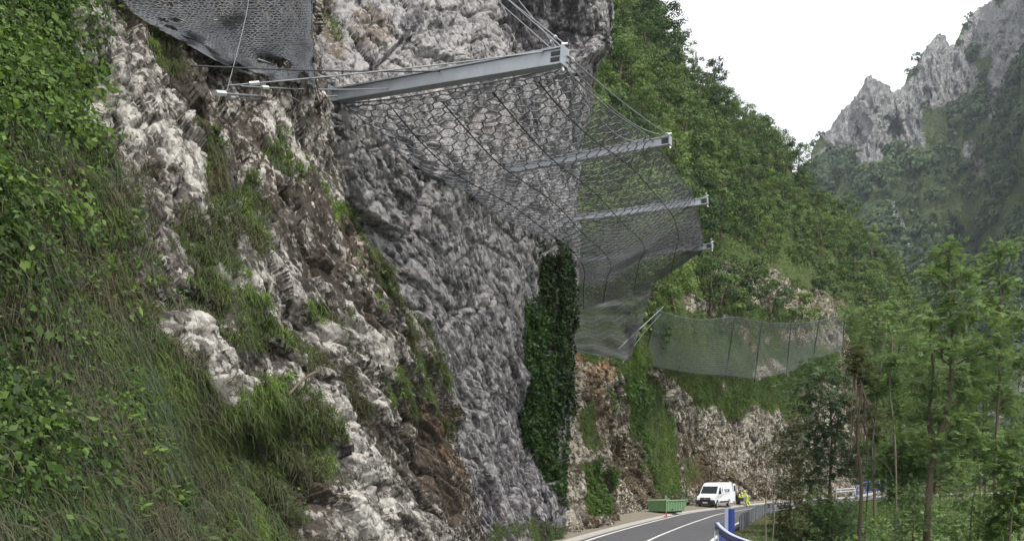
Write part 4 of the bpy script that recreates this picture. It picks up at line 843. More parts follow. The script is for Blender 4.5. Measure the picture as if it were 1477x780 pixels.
def rope(name, pts, r, mat, label, cat='cable', group=None, clamps=(), sub=8):
    pts = np.array(pts, float); o = pts[0].copy(); q = cr1(pts, (len(pts) - 1) * sub + 1) if len(pts) > 2 else pts
    root = MB().tube(q - o, r, 5).build(name, mat, None, smooth=True, label=label, category=cat, group=group); root.location = tuple(o)
    for f_ in clamps:
        i = int(f_ * (len(q) - 1) * .999); a = q[i] + (q[min(i + 1, len(q) - 1)] - q[i]) * (f_ * (len(q) - 1) - i); dr = unit((q[min(i + 1, len(q) - 1)] - q[i])[None])[0]
        MB().tube([a - o - dr * .11, a - o + dr * .11], r * 2.6, 6).build('clamp', M_clamp, root)
    return root
def sag(a, b_, s, n=5):
    t = np.linspace(0, 1, n)[:, None]; p = a * (1 - t) + b_ * t; p[:, 2] -= (4 * s * t * (1 - t))[:, 0]; return p
tip = [t_ for _, t_ in BB]
def tipo(i, dx=0, dz=0, dy=0): return tip[i] + np.array([dx, dy, dz])
G1 = 'stay ropes from the top beam head up to the cliff'
for m_, (ex, ey) in enumerate([(712, -14), (700, -22), (722, -28), (690, -12)]):
    rope('stay_cable', [tipo(0, -.02 - .06 * m_, .34 - .07 * m_, .02 * m_), c.at(ex, ey, .05, .7)], .016, M_rope, 'wire stay rope running from the top beam head up and back to the grey cliff', 'cable', G1, (.06,) if m_ % 2 == 0 else ())
rope('stay_cable', sag(tipo(0, .1, .02), tipo(1, -.02, .2), .1), .02, M_rope, 'straight pale rope from the top beam tip down to the second beam tip', clamps=(.04, .95))
rope('stay_cable', sag(tipo(0, .08, -.12), tipo(1, -.35, .22), .35), .018, M_rope, 'lower sagging rope between the tips of the top and second beams', clamps=(.05,))
rope('stay_cable', sag(tipo(0, .02, -.22), tipo(1, -.8, .18), .8), .018, M_rope, 'deepest sagging rope below the top beam tip, along the net edge')
rope('stay_cable', sag(tipo(1, .0, .0), tipo(2, 0, .3), .12), .016, M_rope, 'rope running from the second beam tip down to the third beam tip', clamps=(.95,))
rope('stay_cable', sag(tipo(2, .0, -.15), tipo(3, -.02, .28), .1), .018, M_rope_d, 'short dark rope between the third and lowest beam tips', clamps=(.9,))
# ropes that run from the top beam's root to anchors on the near bank
G2 = None
fan = [((300, 147), W(487, 139, 25.6), .024, 'pale rope with a white anchor sleeve, lowest of the fan on the near bank', M_rope, (.02, .06)),
       ((252, 123), W(640, 103, 24.0), .018, 'dark rope from a far anchor on the bank to the middle of the top beam', M_rope_d, ()),
       ((330, 118), W(790, 74, 22.2), .018, 'grey rope of the fan reaching the top beam head', M_rope, (.1,)),
       ((345, 126), W(560, 128, 24.8), .017, 'short grey rope of the fan ending on the lower part of the top beam', M_rope, (.15,)),
       ((322, 146), W(486, 145, 25.6), .015, 'thin rope just under the lowest fan rope by the beam foot', M_rope, (.05, .3)),
       ((236, 62), W(484, 116, 25.6), .018, 'dark rope crossing the draped net above the rope fan', M_rope_d, ()),
       ((365, 92), W(478, 112, 25.4), .018, 'bright short rope in front of the draped net above the beam foot', M_net_l, ()),
       ((400, 150), W(482, 168, 25.0), .015, 'short rope slanting down from the fan to the rock below the beam foot', M_rope, ())]
for (ax, ay), e, r_, lab, mt, cl in fan: rope('anchor_cable', sag(b.at(ax, ay, .32, .68), e, .05), r_, mt, lab, 'cable', None, cl)
rope('anchor_cable', [b.at(333, 0, .9, .68), b.at(326, 50, .8, .68), b.at(317, 150, .35, .68)], .009, M_galv_d, 'single rope hanging straight down the bank across the draped net', 'cable')

# ---- nets
class Sheet:
    def __init__(s, rows): s.C = np.array([[W(*p) for p in r] for r in rows]); s.nr, s.nc = len(rows), len(rows[0])
    def dense(s, m, n): s.G = np.swapaxes(cr1(np.swapaxes(cr1(s.C, m), 0, 1), n), 0, 1); s.m, s.n = m, n; return s
    def __call__(s, u, v):
        """u across columns 0..1, v down rows 0..1"""
        u = np.clip(u, 0, 1) * (s.n - 1); v = np.clip(v, 0, 1) * (s.m - 1); i = np.minimum(v.astype(int), s.m - 2); j = np.minimum(u.astype(int), s.n - 2); a = (v - i)[..., None]; b_ = (u - j)[..., None]
        G = s.G; return G[i, j] * (1 - a) * (1 - b_) + G[i + 1, j] * a * (1 - b_) + G[i, j + 1] * (1 - a) * b_ + G[i + 1, j + 1] * a * b_
def hex_wires(sh, nu, nv, keep=None, jit=0.0, seed=0):
    """Hexagon cells, nu across and nv down, laid on a sheet."""
    rg = np.random.default_rng(seed); E0, E1 = [], []
    ux, vy = 1 / nu, 1 / (nv * 1.5)
    I, J = np.meshgrid(np.arange(-1, nu + 1), np.arange(0, nv), indexing='ij'); I, J = I.ravel(), J.ravel()
    cu = (I + .5 * (J % 2)) * ux; cv = (J * 1.5 + .5) * vy
    def pt(k): a = R(60) * k + R(30); return np.stack([cu + math.cos(a) * ux * .577, cv + math.sin(a) * vy], -1)
    c0 = [pt(k) for k in range(6)]
    for k in (0, 1, 2): E0.append(c0[k]); E1.append(c0[(k + 1) % 6])
    E0, E1 = np.concatenate(E0), np.concatenate(E1)
    if jit:
        def jf(e): return e + jit * np.stack([vnoise(np.concatenate([np.round(e * 4000) * .37, 0 * e[:, :1]], 1), seed), vnoise(np.concatenate([np.round(e * 4000) * .41, 0 * e[:, :1] + 5], 1), seed + 1)], -1) * np.array([ux, vy])
        E0, E1 = jf(E0), jf(E1)
    ok = (np.minimum(E0, E1).min(1) >= -1e-6) & (np.maximum(E0, E1).max(1) <= 1 + 1e-6)
    if keep is not None: ok &= keep((E0 + E1) / 2)
    E0, E1 = E0[ok], E1[ok]
    return sh(E0[:, 0], E0[:, 1]), sh(E1[:, 0], E1[:, 1])
def grid_wires(sh, nu, nv, wav=0, diag=False, hor=True, ver=True, keep=None, sub=1):
    u = np.linspace(0, 1, nu + 1); v = np.linspace(0, 1, nv + 1); U, Vv = np.meshgrid(u, v); e0, e1 = [], []
    def pts(U, Vv): return np.stack([U, Vv + wav * np.sin(U * 21 + 3 * np.sin(Vv * 5)) / nv], -1)
    Q = pts(U, Vv)
    if diag: e0 += [Q[:-1, :-1], Q[:-1, 1:]]; e1 += [Q[1:, 1:], Q[1:, :-1]]
    else:
        if hor: e0.append(Q[:, :-1]); e1.append(Q[:, 1:])
        if ver: e0.append(Q[:-1]); e1.append(Q[1:])
    E0 = np.concatenate([x.reshape(-1, 2) for x in e0]); E1 = np.concatenate([x.reshape(-1, 2) for x in e1])
    if keep is not None: ok = keep((E0 + E1) / 2); E0, E1 = E0[ok], E1[ok]
    return sh(E0[:, 0], E0[:, 1]), sh(E1[:, 0], E1[:, 1])
def net_part(name, sets, mat, root):
    o = np.array(root.location); Vs, Fs, off = [], [], 0
    for (a, b_), r_ in sets:
        V, f = wires(a - o, b_ - o, r_); Vs.append(V); Fs.append(f + off); off += len(V)
    return mk(name, np.concatenate(Vs), np.concatenate(Fs), mat, root)

# the big net slung under the beams: rows run along the road, columns from cliff side to outer edge
big = Sheet([
    [(496, 150, 25.8), (575, 142, 25.0), (655, 128, 24.2), (735, 114, 23.3), (812, 96, 22.3)],
    [(600, 236, 30.5), (668, 226, 30.0), (740, 208, 29.3), (815, 184, 28.6), (884, 164, 28)],
    [(688, 288, 36.5), (752, 272, 36.2), (818, 254, 35.8), (882, 232, 35.3), (942, 208, 34.8)],
    [(746, 330, 41), (802, 312, 41), (860, 298, 40.8), (925, 280, 40.4), (984, 262, 40)],
    [(790, 360, 46), (836, 344, 46), (888, 330, 45.6), (946, 312, 45), (1003, 292, 44.3)],
    [(816, 388, 50), (851, 378, 50.4), (897, 362, 50.4), (953, 342, 50), (1011, 326, 49)],
    [(827, 412, 52.5), (848, 406, 53.2), (891, 394, 53.4), (945, 370, 53.2), (1014, 346, 52.2)],
    [(830, 446, 53.2), (846, 442, 54.2), (884, 432, 54.6), (938, 408, 54.6), (1008, 362, 53.4)],
]).dense(90, 50)
_v, _u = np.meshgrid(np.linspace(0, 1, 90), np.linspace(0, 1, 50), indexing='ij')
big.G[..., 2] -= 1.05 * 4 * _u * (1 - _u) * np.sin(PI * np.clip(_v / .85, 0, 1)) + .12 * np.sin(_u * 9 + _v * 6) * sstep(0, .1, _v)
nr_ = empty('rockfall_net', tuple(big(np.array([0.]), np.array([0.]))[0]), label='large hexagonal wire catch net hung like a hammock under the four steel beams', category='net')
net_part('ring_mesh', [(hex_wires(big, 15, 84, jit=.12, seed=3), .0235)], M_net, nr_)
net_part('fine_mesh', [(grid_wires(big, 50, 200, diag=True), .0045), (grid_wires(big, 40, 110, wav=.5, ver=False, keep=lambda e: e[:, 1] > .66 + .06 * np.sin(e[:, 0] * 4)), .016)], M_net_m, nr_)
for tcol in (.2, .42, .65, .85):
    q = big(np.full(70, tcol), np.linspace(.02, 1, 70)); q[:, 2] -= .04
    MB().tube(q - np.array(nr_.location), .022, 5).build('seam_rope', M_rope_d, nr_, smooth=True)
for nm, uu, vv in (('edge_rope', np.ones(60), np.linspace(0, 1, 60)), ('edge_rope', np.zeros(60), np.linspace(0, 1, 60)), ('edge_rope', np.linspace(0, 1, 40), np.ones(40)), ('edge_rope', np.linspace(0, 1, 40), np.zeros(40))):
    MB().tube(big(uu, vv) - np.array(nr_.location), .02, 5).build(nm, M_galv_d, nr_, smooth=True)
# the curtain under the hammock's far end
cur = Sheet([[(829, 440, 53.6), (862, 438, 54.6), (902, 422, 55), (941, 409, 55)], [(828, 466, 53.8), (864, 462, 55), (899, 452, 55.4), (930, 450, 55.4)], [(827, 488, 54), (862, 492, 55.2), (896, 488, 55.6), (918, 486, 55.6)], [(826, 503, 54), (856, 511, 55.2), (888, 516, 55.6), (908, 519, 55.6)]]).dense(40, 40)
_v, _u = np.meshgrid(np.linspace(0, 1, 40), np.linspace(0, 1, 40), indexing='ij'); cur.G[..., 1] += .09 * np.sin(_u * 17 + 2.5 * np.sin(_v * 4)) + .07 * np.sin(_v * 26 + 2 * np.sin(_u * 6))
cr_ = empty('net_curtain', tuple(cur(np.array([0.]), np.array([0.]))[0]), label='dense grey wire curtain hanging below the big net with wavy horizontal folds', category='net')
net_part('fine_mesh', [(grid_wires(cur, 34, 34, diag=True), .0185)], M_net_m, cr_)
net_part('fold_wire', [(grid_wires(cur, 60, 13, wav=.35, ver=False), .02)], M_net_l, cr_)
for uu, vv in ((np.ones(20), np.linspace(0, 1, 20)), (np.linspace(0, 1, 30), np.zeros(30)), (np.linspace(0, 1, 30), np.ones(30))): MB().tube(cur(uu, vv) - np.array(cr_.location), .022, 5).build('edge_rope', M_galv_d, cr_, smooth=True)
# mesh draped over the top of the near bank
dp = Sheet([[(135, -60, 16.6), (250, -60, 19.2), (340, -60, 21.2), (430, -60, 23.6), (452, -60, 24.8)], [(180, 12, 17.0), (265, 20, 18.8), (345, 20, 20.6), (428, 20, 22.8), (450, 20, 24)], [(262, 60, 17.7), (310, 70, 19), (360, 80, 20.2), (425, 85, 22.2), (452, 80, 23.4)], [(318, 92, 19.2), (352, 106, 19.8), (392, 116, 20.8), (430, 124, 22), (458, 130, 22.7)]]).dense(60, 60)
_pr = lambda P: (CX + F * P[:, 0] / P[:, 1], HZ - F * (P[:, 2] - CAM_H) / P[:, 1])
_B = np.concatenate([b.P[::4, :int(b.nu * .66):4].reshape(-1, 3), c.P[::4, ::4].reshape(-1, 3)]); _x, _y = _pr(_B)
_m = (_x > 120) & (_x < 520) & (_y > -110) & (_y < 240); _B, _x, _y = _B[_m], _x[_m], _y[_m]
_g = dp.G.reshape(-1, 3); _gx, _gy = _pr(_g); _dd = np.zeros(len(_g))
for a in range(len(_g)): _dd[a] = np.sort(_B[np.argsort((_x - _gx[a]) ** 2 + (_y - _gy[a]) ** 2)[:16], 1])[1]
_dd = _dd.reshape(60, 60)
for _ in range(6): _dd[1:-1, 1:-1] = (_dd[1:-1, 1:-1] * 2 + _dd[:-2, 1:-1] + _dd[2:, 1:-1] + _dd[1:-1, :-2] + _dd[1:-1, 2:]) / 6
_dd = _dd - .2 - .2 * np.abs(fbm(dp.G * .9, 3, 19))
dp.G = np.stack([W(x_, y_, d_) for x_, y_, d_ in zip(_gx, _gy, _dd.ravel())]).reshape(60, 60, 3)
def rag(e):
    z = np.stack([e[:, 0] * 7, e[:, 1] * 6, 0 * e[:, 0]], -1); f_ = fbm(z, 4, 29)
    return (e[:, 1] < .93 + .30 * f_) & (e[:, 0] > .02 + .12 * fbm(z * .8, 3, 31)) & (f_ > -.42)
dr_ = empty('draped_mesh', tuple(dp(np.array([.5]), np.array([.5]))[0]), label='dark grey steel mesh draped over the rock at the top left, under the rope fan', category='net')
net_part('wire_mesh', [(hex_wires(dp, 44, 60, jit=.4, seed=8, keep=rag), .011), (grid_wires(dp, 60, 90, wav=.9, ver=False, keep=rag), .0085)], M_net, dr_)
MB().tube(dp(np.ones(30), np.linspace(0, 1, 30)) - np.array(dr_.location), .02, 5).build('edge_rope', M_rope_d, dr_, smooth=True)

# the catch fence on the ledge
fx = [946, 1006, 1060, 1099, 1141, 1182, 1219]; fd = [78.5, 94, 105, 113, 122, 136, 146]
ft = [447, 461, 457, 464, 466, 462, 450]; fb = [525, 538, 541, 545, 537, 520, 504]; fbx = [928, 1000, 1046, 1088, 1134, 1171, 1215]
fsh = Sheet([[(x, y, d - .6) for x, y, d in zip(fx, ft, fd)], [((x + xb) / 2, (y + yb) / 2, d - .2) for x, xb, y, yb, d in zip(fx, fbx, ft, fb, fd)], [(xb, yb, d - 1.5) for xb, yb, d in zip(fbx, fb, fd)]]).dense(30, 80)
fe = empty('catch_fence', tuple(W(fbx[0], fb[0], fd[0])), label='long green grey wire mesh catch fence with leaning posts along the grassy ledge', category='fence')
net_part('wire_mesh', [(grid_wires(fsh, 220, 34), .019)], M_netg, fe)
for i_ in (0, 2, 3, 4, 5, 6):
    a, e = W(fx[i_], ft[i_] - 1, fd[i_] - .45), W(fbx[i_], fb[i_] + 6, fd[i_] - .6); MB().tube(np.array([e, a]) - np.array(fe.location), .085, 6).build('post', M_rope_d, fe)
MB().tube(fsh(np.linspace(0, 1, 50), np.zeros(50)) - np.array(fe.location), .025, 5).build('top_rope', M_galv_d, fe, smooth=True)
MB().tube(fsh(np.linspace(0, 1, 50), np.ones(50)) - np.array(fe.location), .02, 5).build('bottom_rope', M_rope_d, fe, smooth=True)
rope('fence_stay', [W(957, 442, 78.2), W(892, 503, 57.2)], .032, M_net_l, 'pale straight stay from the fence corner post across the net curtain', 'stay')
rope('fence_stay', [W(954, 452, 78.2), W(927, 482, 68), W(898, 523, 58)], .02, M_rope, 'thinner stay just below the pale one, reaching the ground beside the curtain', 'stay')

# ---------------------------------------------------------------- road furniture, vehicles, people
M_white = plain('white_van_paint', (.74, .75, .77), .3, 0, .04, 2, 0, .5)
M_black = plain('black_plastic', (.022, .022, .024), .6, 0, .2, 6)
M_glass = plain('dark_glass', (.03, .038, .045), .12, 0, .1, 2, 0, .6)
M_tyre = plain('tyre_rubber', (.018, .018, .018), .85, 0, .2, 6)
M_rim = plain('grey_rim', (.42, .43, .44), .4, .6, .1, 6)
M_lamp = plain('headlamp_glass', (.6, .63, .66), .12, .2, .05, 4)
M_blue = plain('blue_rail_paint', (.045, .075, .30), .4, .1, .2, 3)
M_bluel = plain('pale_blue_paint', (.50, .55, .78), .45, .1, .15, 3)  # paler blue for the post's left half, rail cap and end strut
M_green = plain('green_skip_paint', (.12, .23, .105), .55, .1, .28, 3)
M_greend = plain('worn_green_paint', (.22, .34, .2), .6, .1, .25, 3)
M_yel = plain('hi_vis_yellow', (.62, .74, .08), .7, 0, .08, 5)
M_skin = plain('skin', (.42, .26, .19), .6, 0, .05, 8)
M_dk = plain('dark_cloth', (.03, .034, .045), .8, 0, .2, 8)
M_red = plain('red_marker', (.55, .05, .045), .5, 0, .1, 8)
M_plate = plain('number_plate', (.68, .68, .62), .4, 0, .05, 8)
M_letter = plain('dark_lettering', (.10, .11, .15), .5, 0, .05, 8)

def text_part(name, s, size, loc, rot, mat, parent, ext=.003):
    cu = bpy.data.curves.new(name, 'FONT'); cu.body = s; cu.size = size; cu.extrude = ext; cu.align_x = 'CENTER'; cu.align_y = 'CENTER'
    t = bpy.data.objects.new(name, cu); COL.objects.link(t); dg = bpy.context.evaluated_depsgraph_get(); dg.update()
    me = bpy.data.meshes.new_from_object(t.evaluated_get(dg)); bpy.data.objects.remove(t); me.materials.clear(); me.materials.append(mat)
    o = bpy.data.objects.new(name, me); put(o, parent); o.location = loc; o.rotation_euler = rot; return o
# ---- van: x forward, y left
def van(loc, rz):
    r = empty('delivery_van', loc, rz, label='white high-roofed delivery van parked at the roadside below the rock cutting', category='van')
    prof = [(2.92, .42), (2.95, .72), (2.9, 1.0), (2.72, 1.16), (2.0, 1.36), (1.28, 2.16), (1.05, 2.38), (.8, 2.5), (.2, 2.58), (-2.75, 2.6), (-2.88, 2.5), (-2.95, 1.6), (-2.97, .55), (-2.9, .4)]
    me = bpy.data.meshes.new('body'); bm = bmesh.new(); rings = []
    for yy, ins in ((-1.0, 1), (-.97, 0), (-.85, 0), (.85, 0), (.97, 0), (1.0, 1)):
        ring = []
        for x, z in prof:
            tk = 1 - .13 * max(0, (z - 1.2) / 1.4); fr_ = 1 - .10 * max(0, (x - 2.2) / .8)
            ring.append(bm.verts.new((x * (.985 if ins else 1) , yy * tk * fr_, z + (-.03 if (ins and z > 2.2) else 0))))
        rings.append(ring)
    n = len(prof)
    for a, b_ in zip(rings[:-1], rings[1:]):
        for i in range(n): bm.faces.new((a[i], a[(i + 1) % n], b_[(i + 1) % n], b_[i]))
    bm.faces.new(rings[0][::-1]); bm.faces.new(rings[-1]); bmesh.ops.recalc_face_normals(bm, faces=bm.faces); bm.to_mesh(me); bm.free(); me.materials.append(M_white)
    body = put(bpy.data.objects.new('body', me), r); bv = body.modifiers.new('b', 'BEVEL'); bv.width = .05; bv.segments = 2; bv.limit_method = 'ANGLE'; bv.angle_limit = R(35)
    def slab(name, quad, mat, th=.025, par=r):
        q = np.array(quad, float); nn = np.cross(q[1] - q[0], q[2] - q[0]); nn /= np.linalg.norm(nn)
        MB().add(np.concatenate([q + nn * th, q - nn * th]), [(0, 1, 2, 3), (7, 6, 5, 4), (0, 4, 5, 1), (1, 5, 6, 2), (2, 6, 7, 3), (3, 7, 4, 0)]).build(name, mat, par, .008)
    slab('windscreen', [(1.93, -.86, 1.43), (1.93, .86, 1.43), (1.27, .80, 2.18), (1.27, -.80, 2.18)], M_glass)
    for s in (1, -1):
        slab('side_window', [(1.72, s * .955, 1.42), (.72, s * .965, 1.42), (.72, s * .90, 2.08), (1.22, s * .895, 2.08)], M_glass, .03)
        slab('headlight', [(2.80, s * .62, .86), (2.64, s * .90, .9), (2.58, s * .90, 1.1), (2.77, s * .64, 1.05)], M_lamp, .05)
        slab('sill_strip', [(1.3, s * 1.0, .5), (-1.35, s * 1.0, .5), (-1.35, s * 1.0, .66), (1.3, s * 1.0, .66)], M_black, .02)
        m = MB(); m.box((1.62, s * 1.14, 1.58), (.14, .2, .36)); m.box((1.66, s * 1.03, 1.46), (.06, .16, .06)); m.build('mirror', M_black, r, .02)
        m = MB(); m.tube([(1.0, s * .985, 1.12), (.82, s * .985, 1.12)], .02, 5); m.build('door_handle', M_black, r)
        for x in (1.92, -1.75):
            a = MB(); an = np.linspace(0, PI, 13); a.add([(x + math.cos(t) * k_, s * .985 + s * .012 * (k_ < .4), .37 + math.sin(t) * k_) for k_ in (.36, .46) for t in an], [(i, i + 1, i + 14, i + 13) for i in range(12)]); 
            a.build('wheel_arch', M_black, r)
            w = empty('wheel', (x, s * .86, .35)); w.parent = r
            ty = MB(); ty.tube([(0, -.12, 0), (0, -.09, 0), (0, .09, 0), (0, .12, 0)], [.31, .35, .35, .31], 20); ty.build('tyre', M_tyre, w, smooth=False)
            rm = MB(); rm.tube([(0, -.128, 0), (0, .128, 0)], .205, 16); rm.tube([(0, -.14, 0), (0, .14, 0)], .06, 10); rm.build('rim', M_rim, w)
    m = MB(); m.prism([(2.99, .32), (2.99, .62), (2.95, .80), (2.7, .80), (2.5, .32)], -.96, .96); m.build('bumper', M_black, r, .03)
    slab('grille', [(2.955, -.58, .80), (2.955, .58, .80), (2.86, .55, 1.05), (2.86, -.55, 1.05)], M_black, .03)
    for z in (.87, .96): slab('grille_bar', [(2.99 - (z - .8) * .4, -.52, z), (2.99 - (z - .8) * .4, .52, z), (2.985 - (z - .8) * .4, .52, z + .02), (2.985 - (z - .8) * .4, -.52, z + .02)], M_rim, .008)
    m = MB(); m.tube([(2.93, 0, .93), (2.96, 0, .93)], .10, 16); m.build('badge', M_rim, r)
    MB().box((3.0, 0, .52), (.02, .52, .11)).build('number_plate', M_plate, r)
    for yy in (-.3, .3): MB().box((1.97 - .1, yy, 1.45), (.03, .5, .03), Matrix.Rotation(R(12), 3, 'X')).build('wiper', M_black, r)
    # lettering on the side that faces the road: slanted emblem and word
    s = 1
    MB().add([(.52, .972, 1.98), (.30, .972, 1.98), (.14, .975, 1.38), (.28, .975, 1.38), (.52, .957, 1.98), (.30, .957, 1.98), (.14, .96, 1.38), (.28, .96, 1.38)], [(0, 1, 2, 3), (7, 6, 5, 4), (0, 4, 5, 1), (1, 5, 6, 2), (2, 6, 7, 3), (3, 7, 4, 0)]).build('emblem', M_letter, r)
    text_part('lettering', 'TECAN', .52, (-1.05, .978, 1.72), (R(90), 0, R(180)), M_letter, r, .012)
    # open rear door, seen edge-on
    m = MB(); m.box((-3.35, .97, 1.5), (.82, .06, 1.9)); m.build('rear_door', M_white, r, .02); m = MB(); m.box((-3.4, 1.01, 1.95), (.5, .03, .6)); m.build('rear_window', M_glass, r)
    return r
_vl = W(1031, 730.0, 95.5); vz = float(road_z(95)) + .07
VAN = van((float(_vl[0]), 95.5, vz), R(-122))

# ---- skip
def skip(loc, rz):
    r = empty('waste_skip', loc, rz, label='open green steel skip with sloping end on the gravel in front of the van', category='skip')
    L, w, h, t = 5.0, 2.1, 1.15, .05
    m = MB(); m.box((0, 0, .2), (4.2, 1.9, .06)); m.build('floor', M_green, r)
    for s in (1, -1):
        m = MB(); P = [(-2.1, .17), (2.0, .17), (2.6, .95), (2.6, h), (-2.3, h), (-2.3, .75)]; m.prism(P, s * 1.0, s * 1.05); m.build('side_wall', M_green, r)
        for x in np.linspace(-1.8, 1.8, 7): MB().box((x, s * 1.08, .62), (.09, .07, .82)).build('rib', M_greend, r)
        MB().box((.1, s * 1.09, h), (5.0, .1, .1)).build('top_rail', M_greend, r, .01)
        MB().box((0, s * .6, .085), (4.3, .16, .14)).build('skid', M_black, r)
        MB().tube([(-1.0, s * 1.1, .35), (-1.0, s * 1.22, .35)], .07, 8).build('lifting_pin', M_black, r)
    MB().add([(2.0, -1, .17), (2.0, 1, .17), (2.6, 1, .95), (2.6, -1, .95), (2.05, -1, .15), (2.05, 1, .15), (2.65, 1, .95), (2.65, -1, .95)], [(0, 1, 2, 3), (7, 6, 5, 4), (0, 4, 5, 1), (1, 5, 6, 2), (2, 6, 7, 3), (3, 7, 4, 0)]).build('end_wall', M_greend, r)
    MB().box((-2.22, 0, .66), (.06, 2.0, .98)).build('end_wall', M_green, r)
    a = MB(); a.tube([(-1.9, -.8, 1.2), (-1.4, -.5, 1.55), (-.9, -.8, 1.2)], .04, 6); a.build('lifting_hook', M_greend, r)
    return r
_sk = W(962, 741, 78.5)
SK = skip((float(_sk[0]), 78.5, .10), R(48))
SK.scale = (.7, .85, .95)
# rubble heaped in the skip
rb = MB(); rg = np.random.default_rng(4)
rub = empty('rubble_heap', (SK.location[0], SK.location[1], .32), R(48), label='heap of pale rubble lying inside the green skip', category='rubble')
xs, ys = np.meshgrid(np.linspace(-1.35, 1.35, 26), np.linspace(-.8, .8, 14)); zz = .5 * np.exp(-(xs ** 2 / 2.2 + ys ** 2 / .9)) + .35 + .1 * rg.random(xs.shape)
mk('stones', np.stack([xs, ys, zz], -1)[::-1], grid_faces(*xs.shape), M_grit, rub)

# ---- marker post by the skip
mp_ = W(961, 744.5, 73); mr = empty('marker_post', (float(mp_[0]), 73, .0), label='thin road marker post with a red foot in front of the green skip', category='marker post')
MB().tube([(0, 0, .25), (0, 0, 1.75)], .03, 8).build('pole', M_greend, mr); MB().tube([(0, 0, 0), (0, 0, .3)], .055, 8).build('red_sleeve', M_red, mr); MB().box((0, 0, .0), (.34, .34, .05)).build('foot', M_red, mr)

# ---- workers
def person(loc, rz, joints, rad, label, cloth, legcloth, helmet=None):
    """One skin-grown body from a posed skeleton; helmet, jacket and trousers are their own meshes."""
    r = empty('person', loc, rz, label=label, category='person')
    J = joints; E = [('pelvis', 'waist'), ('waist', 'chest'), ('chest', 'neck'), ('neck', 'head'), ('head', 'crown')]
    for s in 'lr': E += [('chest', 'sh' + s), ('sh' + s, 'el' + s), ('el' + s, 'wr' + s), ('wr' + s, 'ha' + s), ('pelvis', 'hi' + s), ('hi' + s, 'kn' + s), ('kn' + s, 'an' + s), ('an' + s, 'to' + s)]
    def grow(name, keep, f_, mat):
        ed = [e for e in E if keep(e)]; ks = list(dict.fromkeys(k_ for e in ed for k_ in e)); 
        me = bpy.data.meshes.new(name); me.from_pydata([J[k_] for k_ in ks], [(ks.index(a), ks.index(b_)) for a, b_ in ed], [])
        o = put(bpy.data.objects.new(name, me), r); bm = bmesh.new(); bm.from_mesh(me); ly = bm.verts.layers.skin.verify(); bm.verts.ensure_lookup_table()
        for i, k_ in enumerate(ks): q = rad[k_[:2] if k_[:2] in rad else k_] * f_; bm.verts[i][ly].radius = (q, q); bm.verts[i][ly].use_root = (i == 0)
        bm.to_mesh(me); bm.free(); o.modifiers.new('skin', 'SKIN').use_smooth_shade = True; sb = o.modifiers.new('sub', 'SUBSURF'); sb.levels = sb.render_levels = 2; me.materials.append(mat); return o
    body = grow('body', lambda e: True, 1.0, M_skin)
    grow('jacket', lambda e: e[0] in ('pelvis', 'waist', 'chest', 'shl', 'shr', 'ell', 'elr') and e[1] in ('waist', 'chest', 'shl', 'shr', 'ell', 'elr', 'wrl', 'wrr'), 1.16, cloth)
    grow('trousers', lambda e: e[1][:2] in ('hi', 'kn', 'an'), 1.18, legcloth)
    grow('boot', lambda e: e[1] == 'tol', 1.3, M_black); grow('boot', lambda e: e[1] == 'tor', 1.3, M_black)
    h = np.array(J['head']); c_ = np.array(J['crown']); u_ = (c_ - h) / np.linalg.norm(c_ - h)
    hm_ = MB(); hm_.tube([h + u_ * .0, h + u_ * .06, h + u_ * .11, h + u_ * .145], [.125, .125, .10, .03], 12); hm_.build('helmet' if helmet else 'hair', helmet or M_dk, r, smooth=True)
    for s in (-.035, .035): MB().tube([h + np.array([.088, s, -.015]), h + np.array([.102, s, -.015])], .012, 6).build('eye', M_black, r)
    MB().tube([h + np.array([.09, 0, -.03]), h + np.array([.12, 0, -.055])], [.012, .018], 6).build('nose', M_skin, r)
    return r
RAD = {'pelvis': .135, 'waist': .125, 'chest': .15, 'neck': .06, 'head': .10, 'crown': .07, 'sh': .075, 'el': .05, 'wr': .037, 'ha': .04, 'hi': .09, 'kn': .062, 'an': .045, 'to': .04}
J1 = {'pelvis': (0, 0, .93), 'waist': (.05, 0, 1.08), 'chest': (.15, 0, 1.32), 'neck': (.22, 0, 1.48), 'head': (.28, 0, 1.60), 'crown': (.30, 0, 1.70),
      'shl': (.16, .19, 1.38), 'ell': (.30, .24, 1.14), 'wrl': (.50, .18, 1.02), 'hal': (.58, .16, 1.0), 'shr': (.16, -.19, 1.38), 'elr': (.32, -.24, 1.15), 'wrr': (.52, -.16, 1.06), 'har': (.60, -.14, 1.04),
      'hil': (0, .1, .88), 'knl': (.08, .11, .48), 'anl': (-.02, .12, .08), 'tol': (.17, .13, .045), 'hir': (-.02, -.1, .88), 'knr': (-.14, -.12, .5), 'anr': (-.36, -.13, .1), 'tor': (-.2, -.14, .045)}
w1 = W(1078, 725, 97.5)
person((float(w1[0]), 97.5, float(road_z(97)) + .03), R(168), J1, RAD, 'worker in a full hi-vis yellow suit leaning forward on the road behind the van', M_yel, M_yel, M_yel)
J2 = dict(J1); J2.update({'pelvis': (-.12, 0, .82), 'waist': (.0, 0, .98), 'chest': (.2, 0, 1.16), 'neck': (.32, 0, 1.26), 'head': (.42, 0, 1.33), 'crown': (.46, 0, 1.43), 'shl': (.22, .19, 1.2), 'ell': (.34, .24, .94), 'wrl': (.52, .16, .84), 'hal': (.6, .14, .82), 'shr': (.22, -.19, 1.2), 'elr': (.36, -.24, .95), 'wrr': (.54, -.14, .86), 'har': (.62, -.12, .84), 'hil': (-.12, .1, .78), 'knl': (.05, .12, .44), 'hir': (-.13, -.1, .78), 'knr': (-.1, -.12, .44), 'anr': (-.2, -.13, .08), 'tor': (-.02, -.14, .045)})
w2 = W(1066, 725.5, 101)
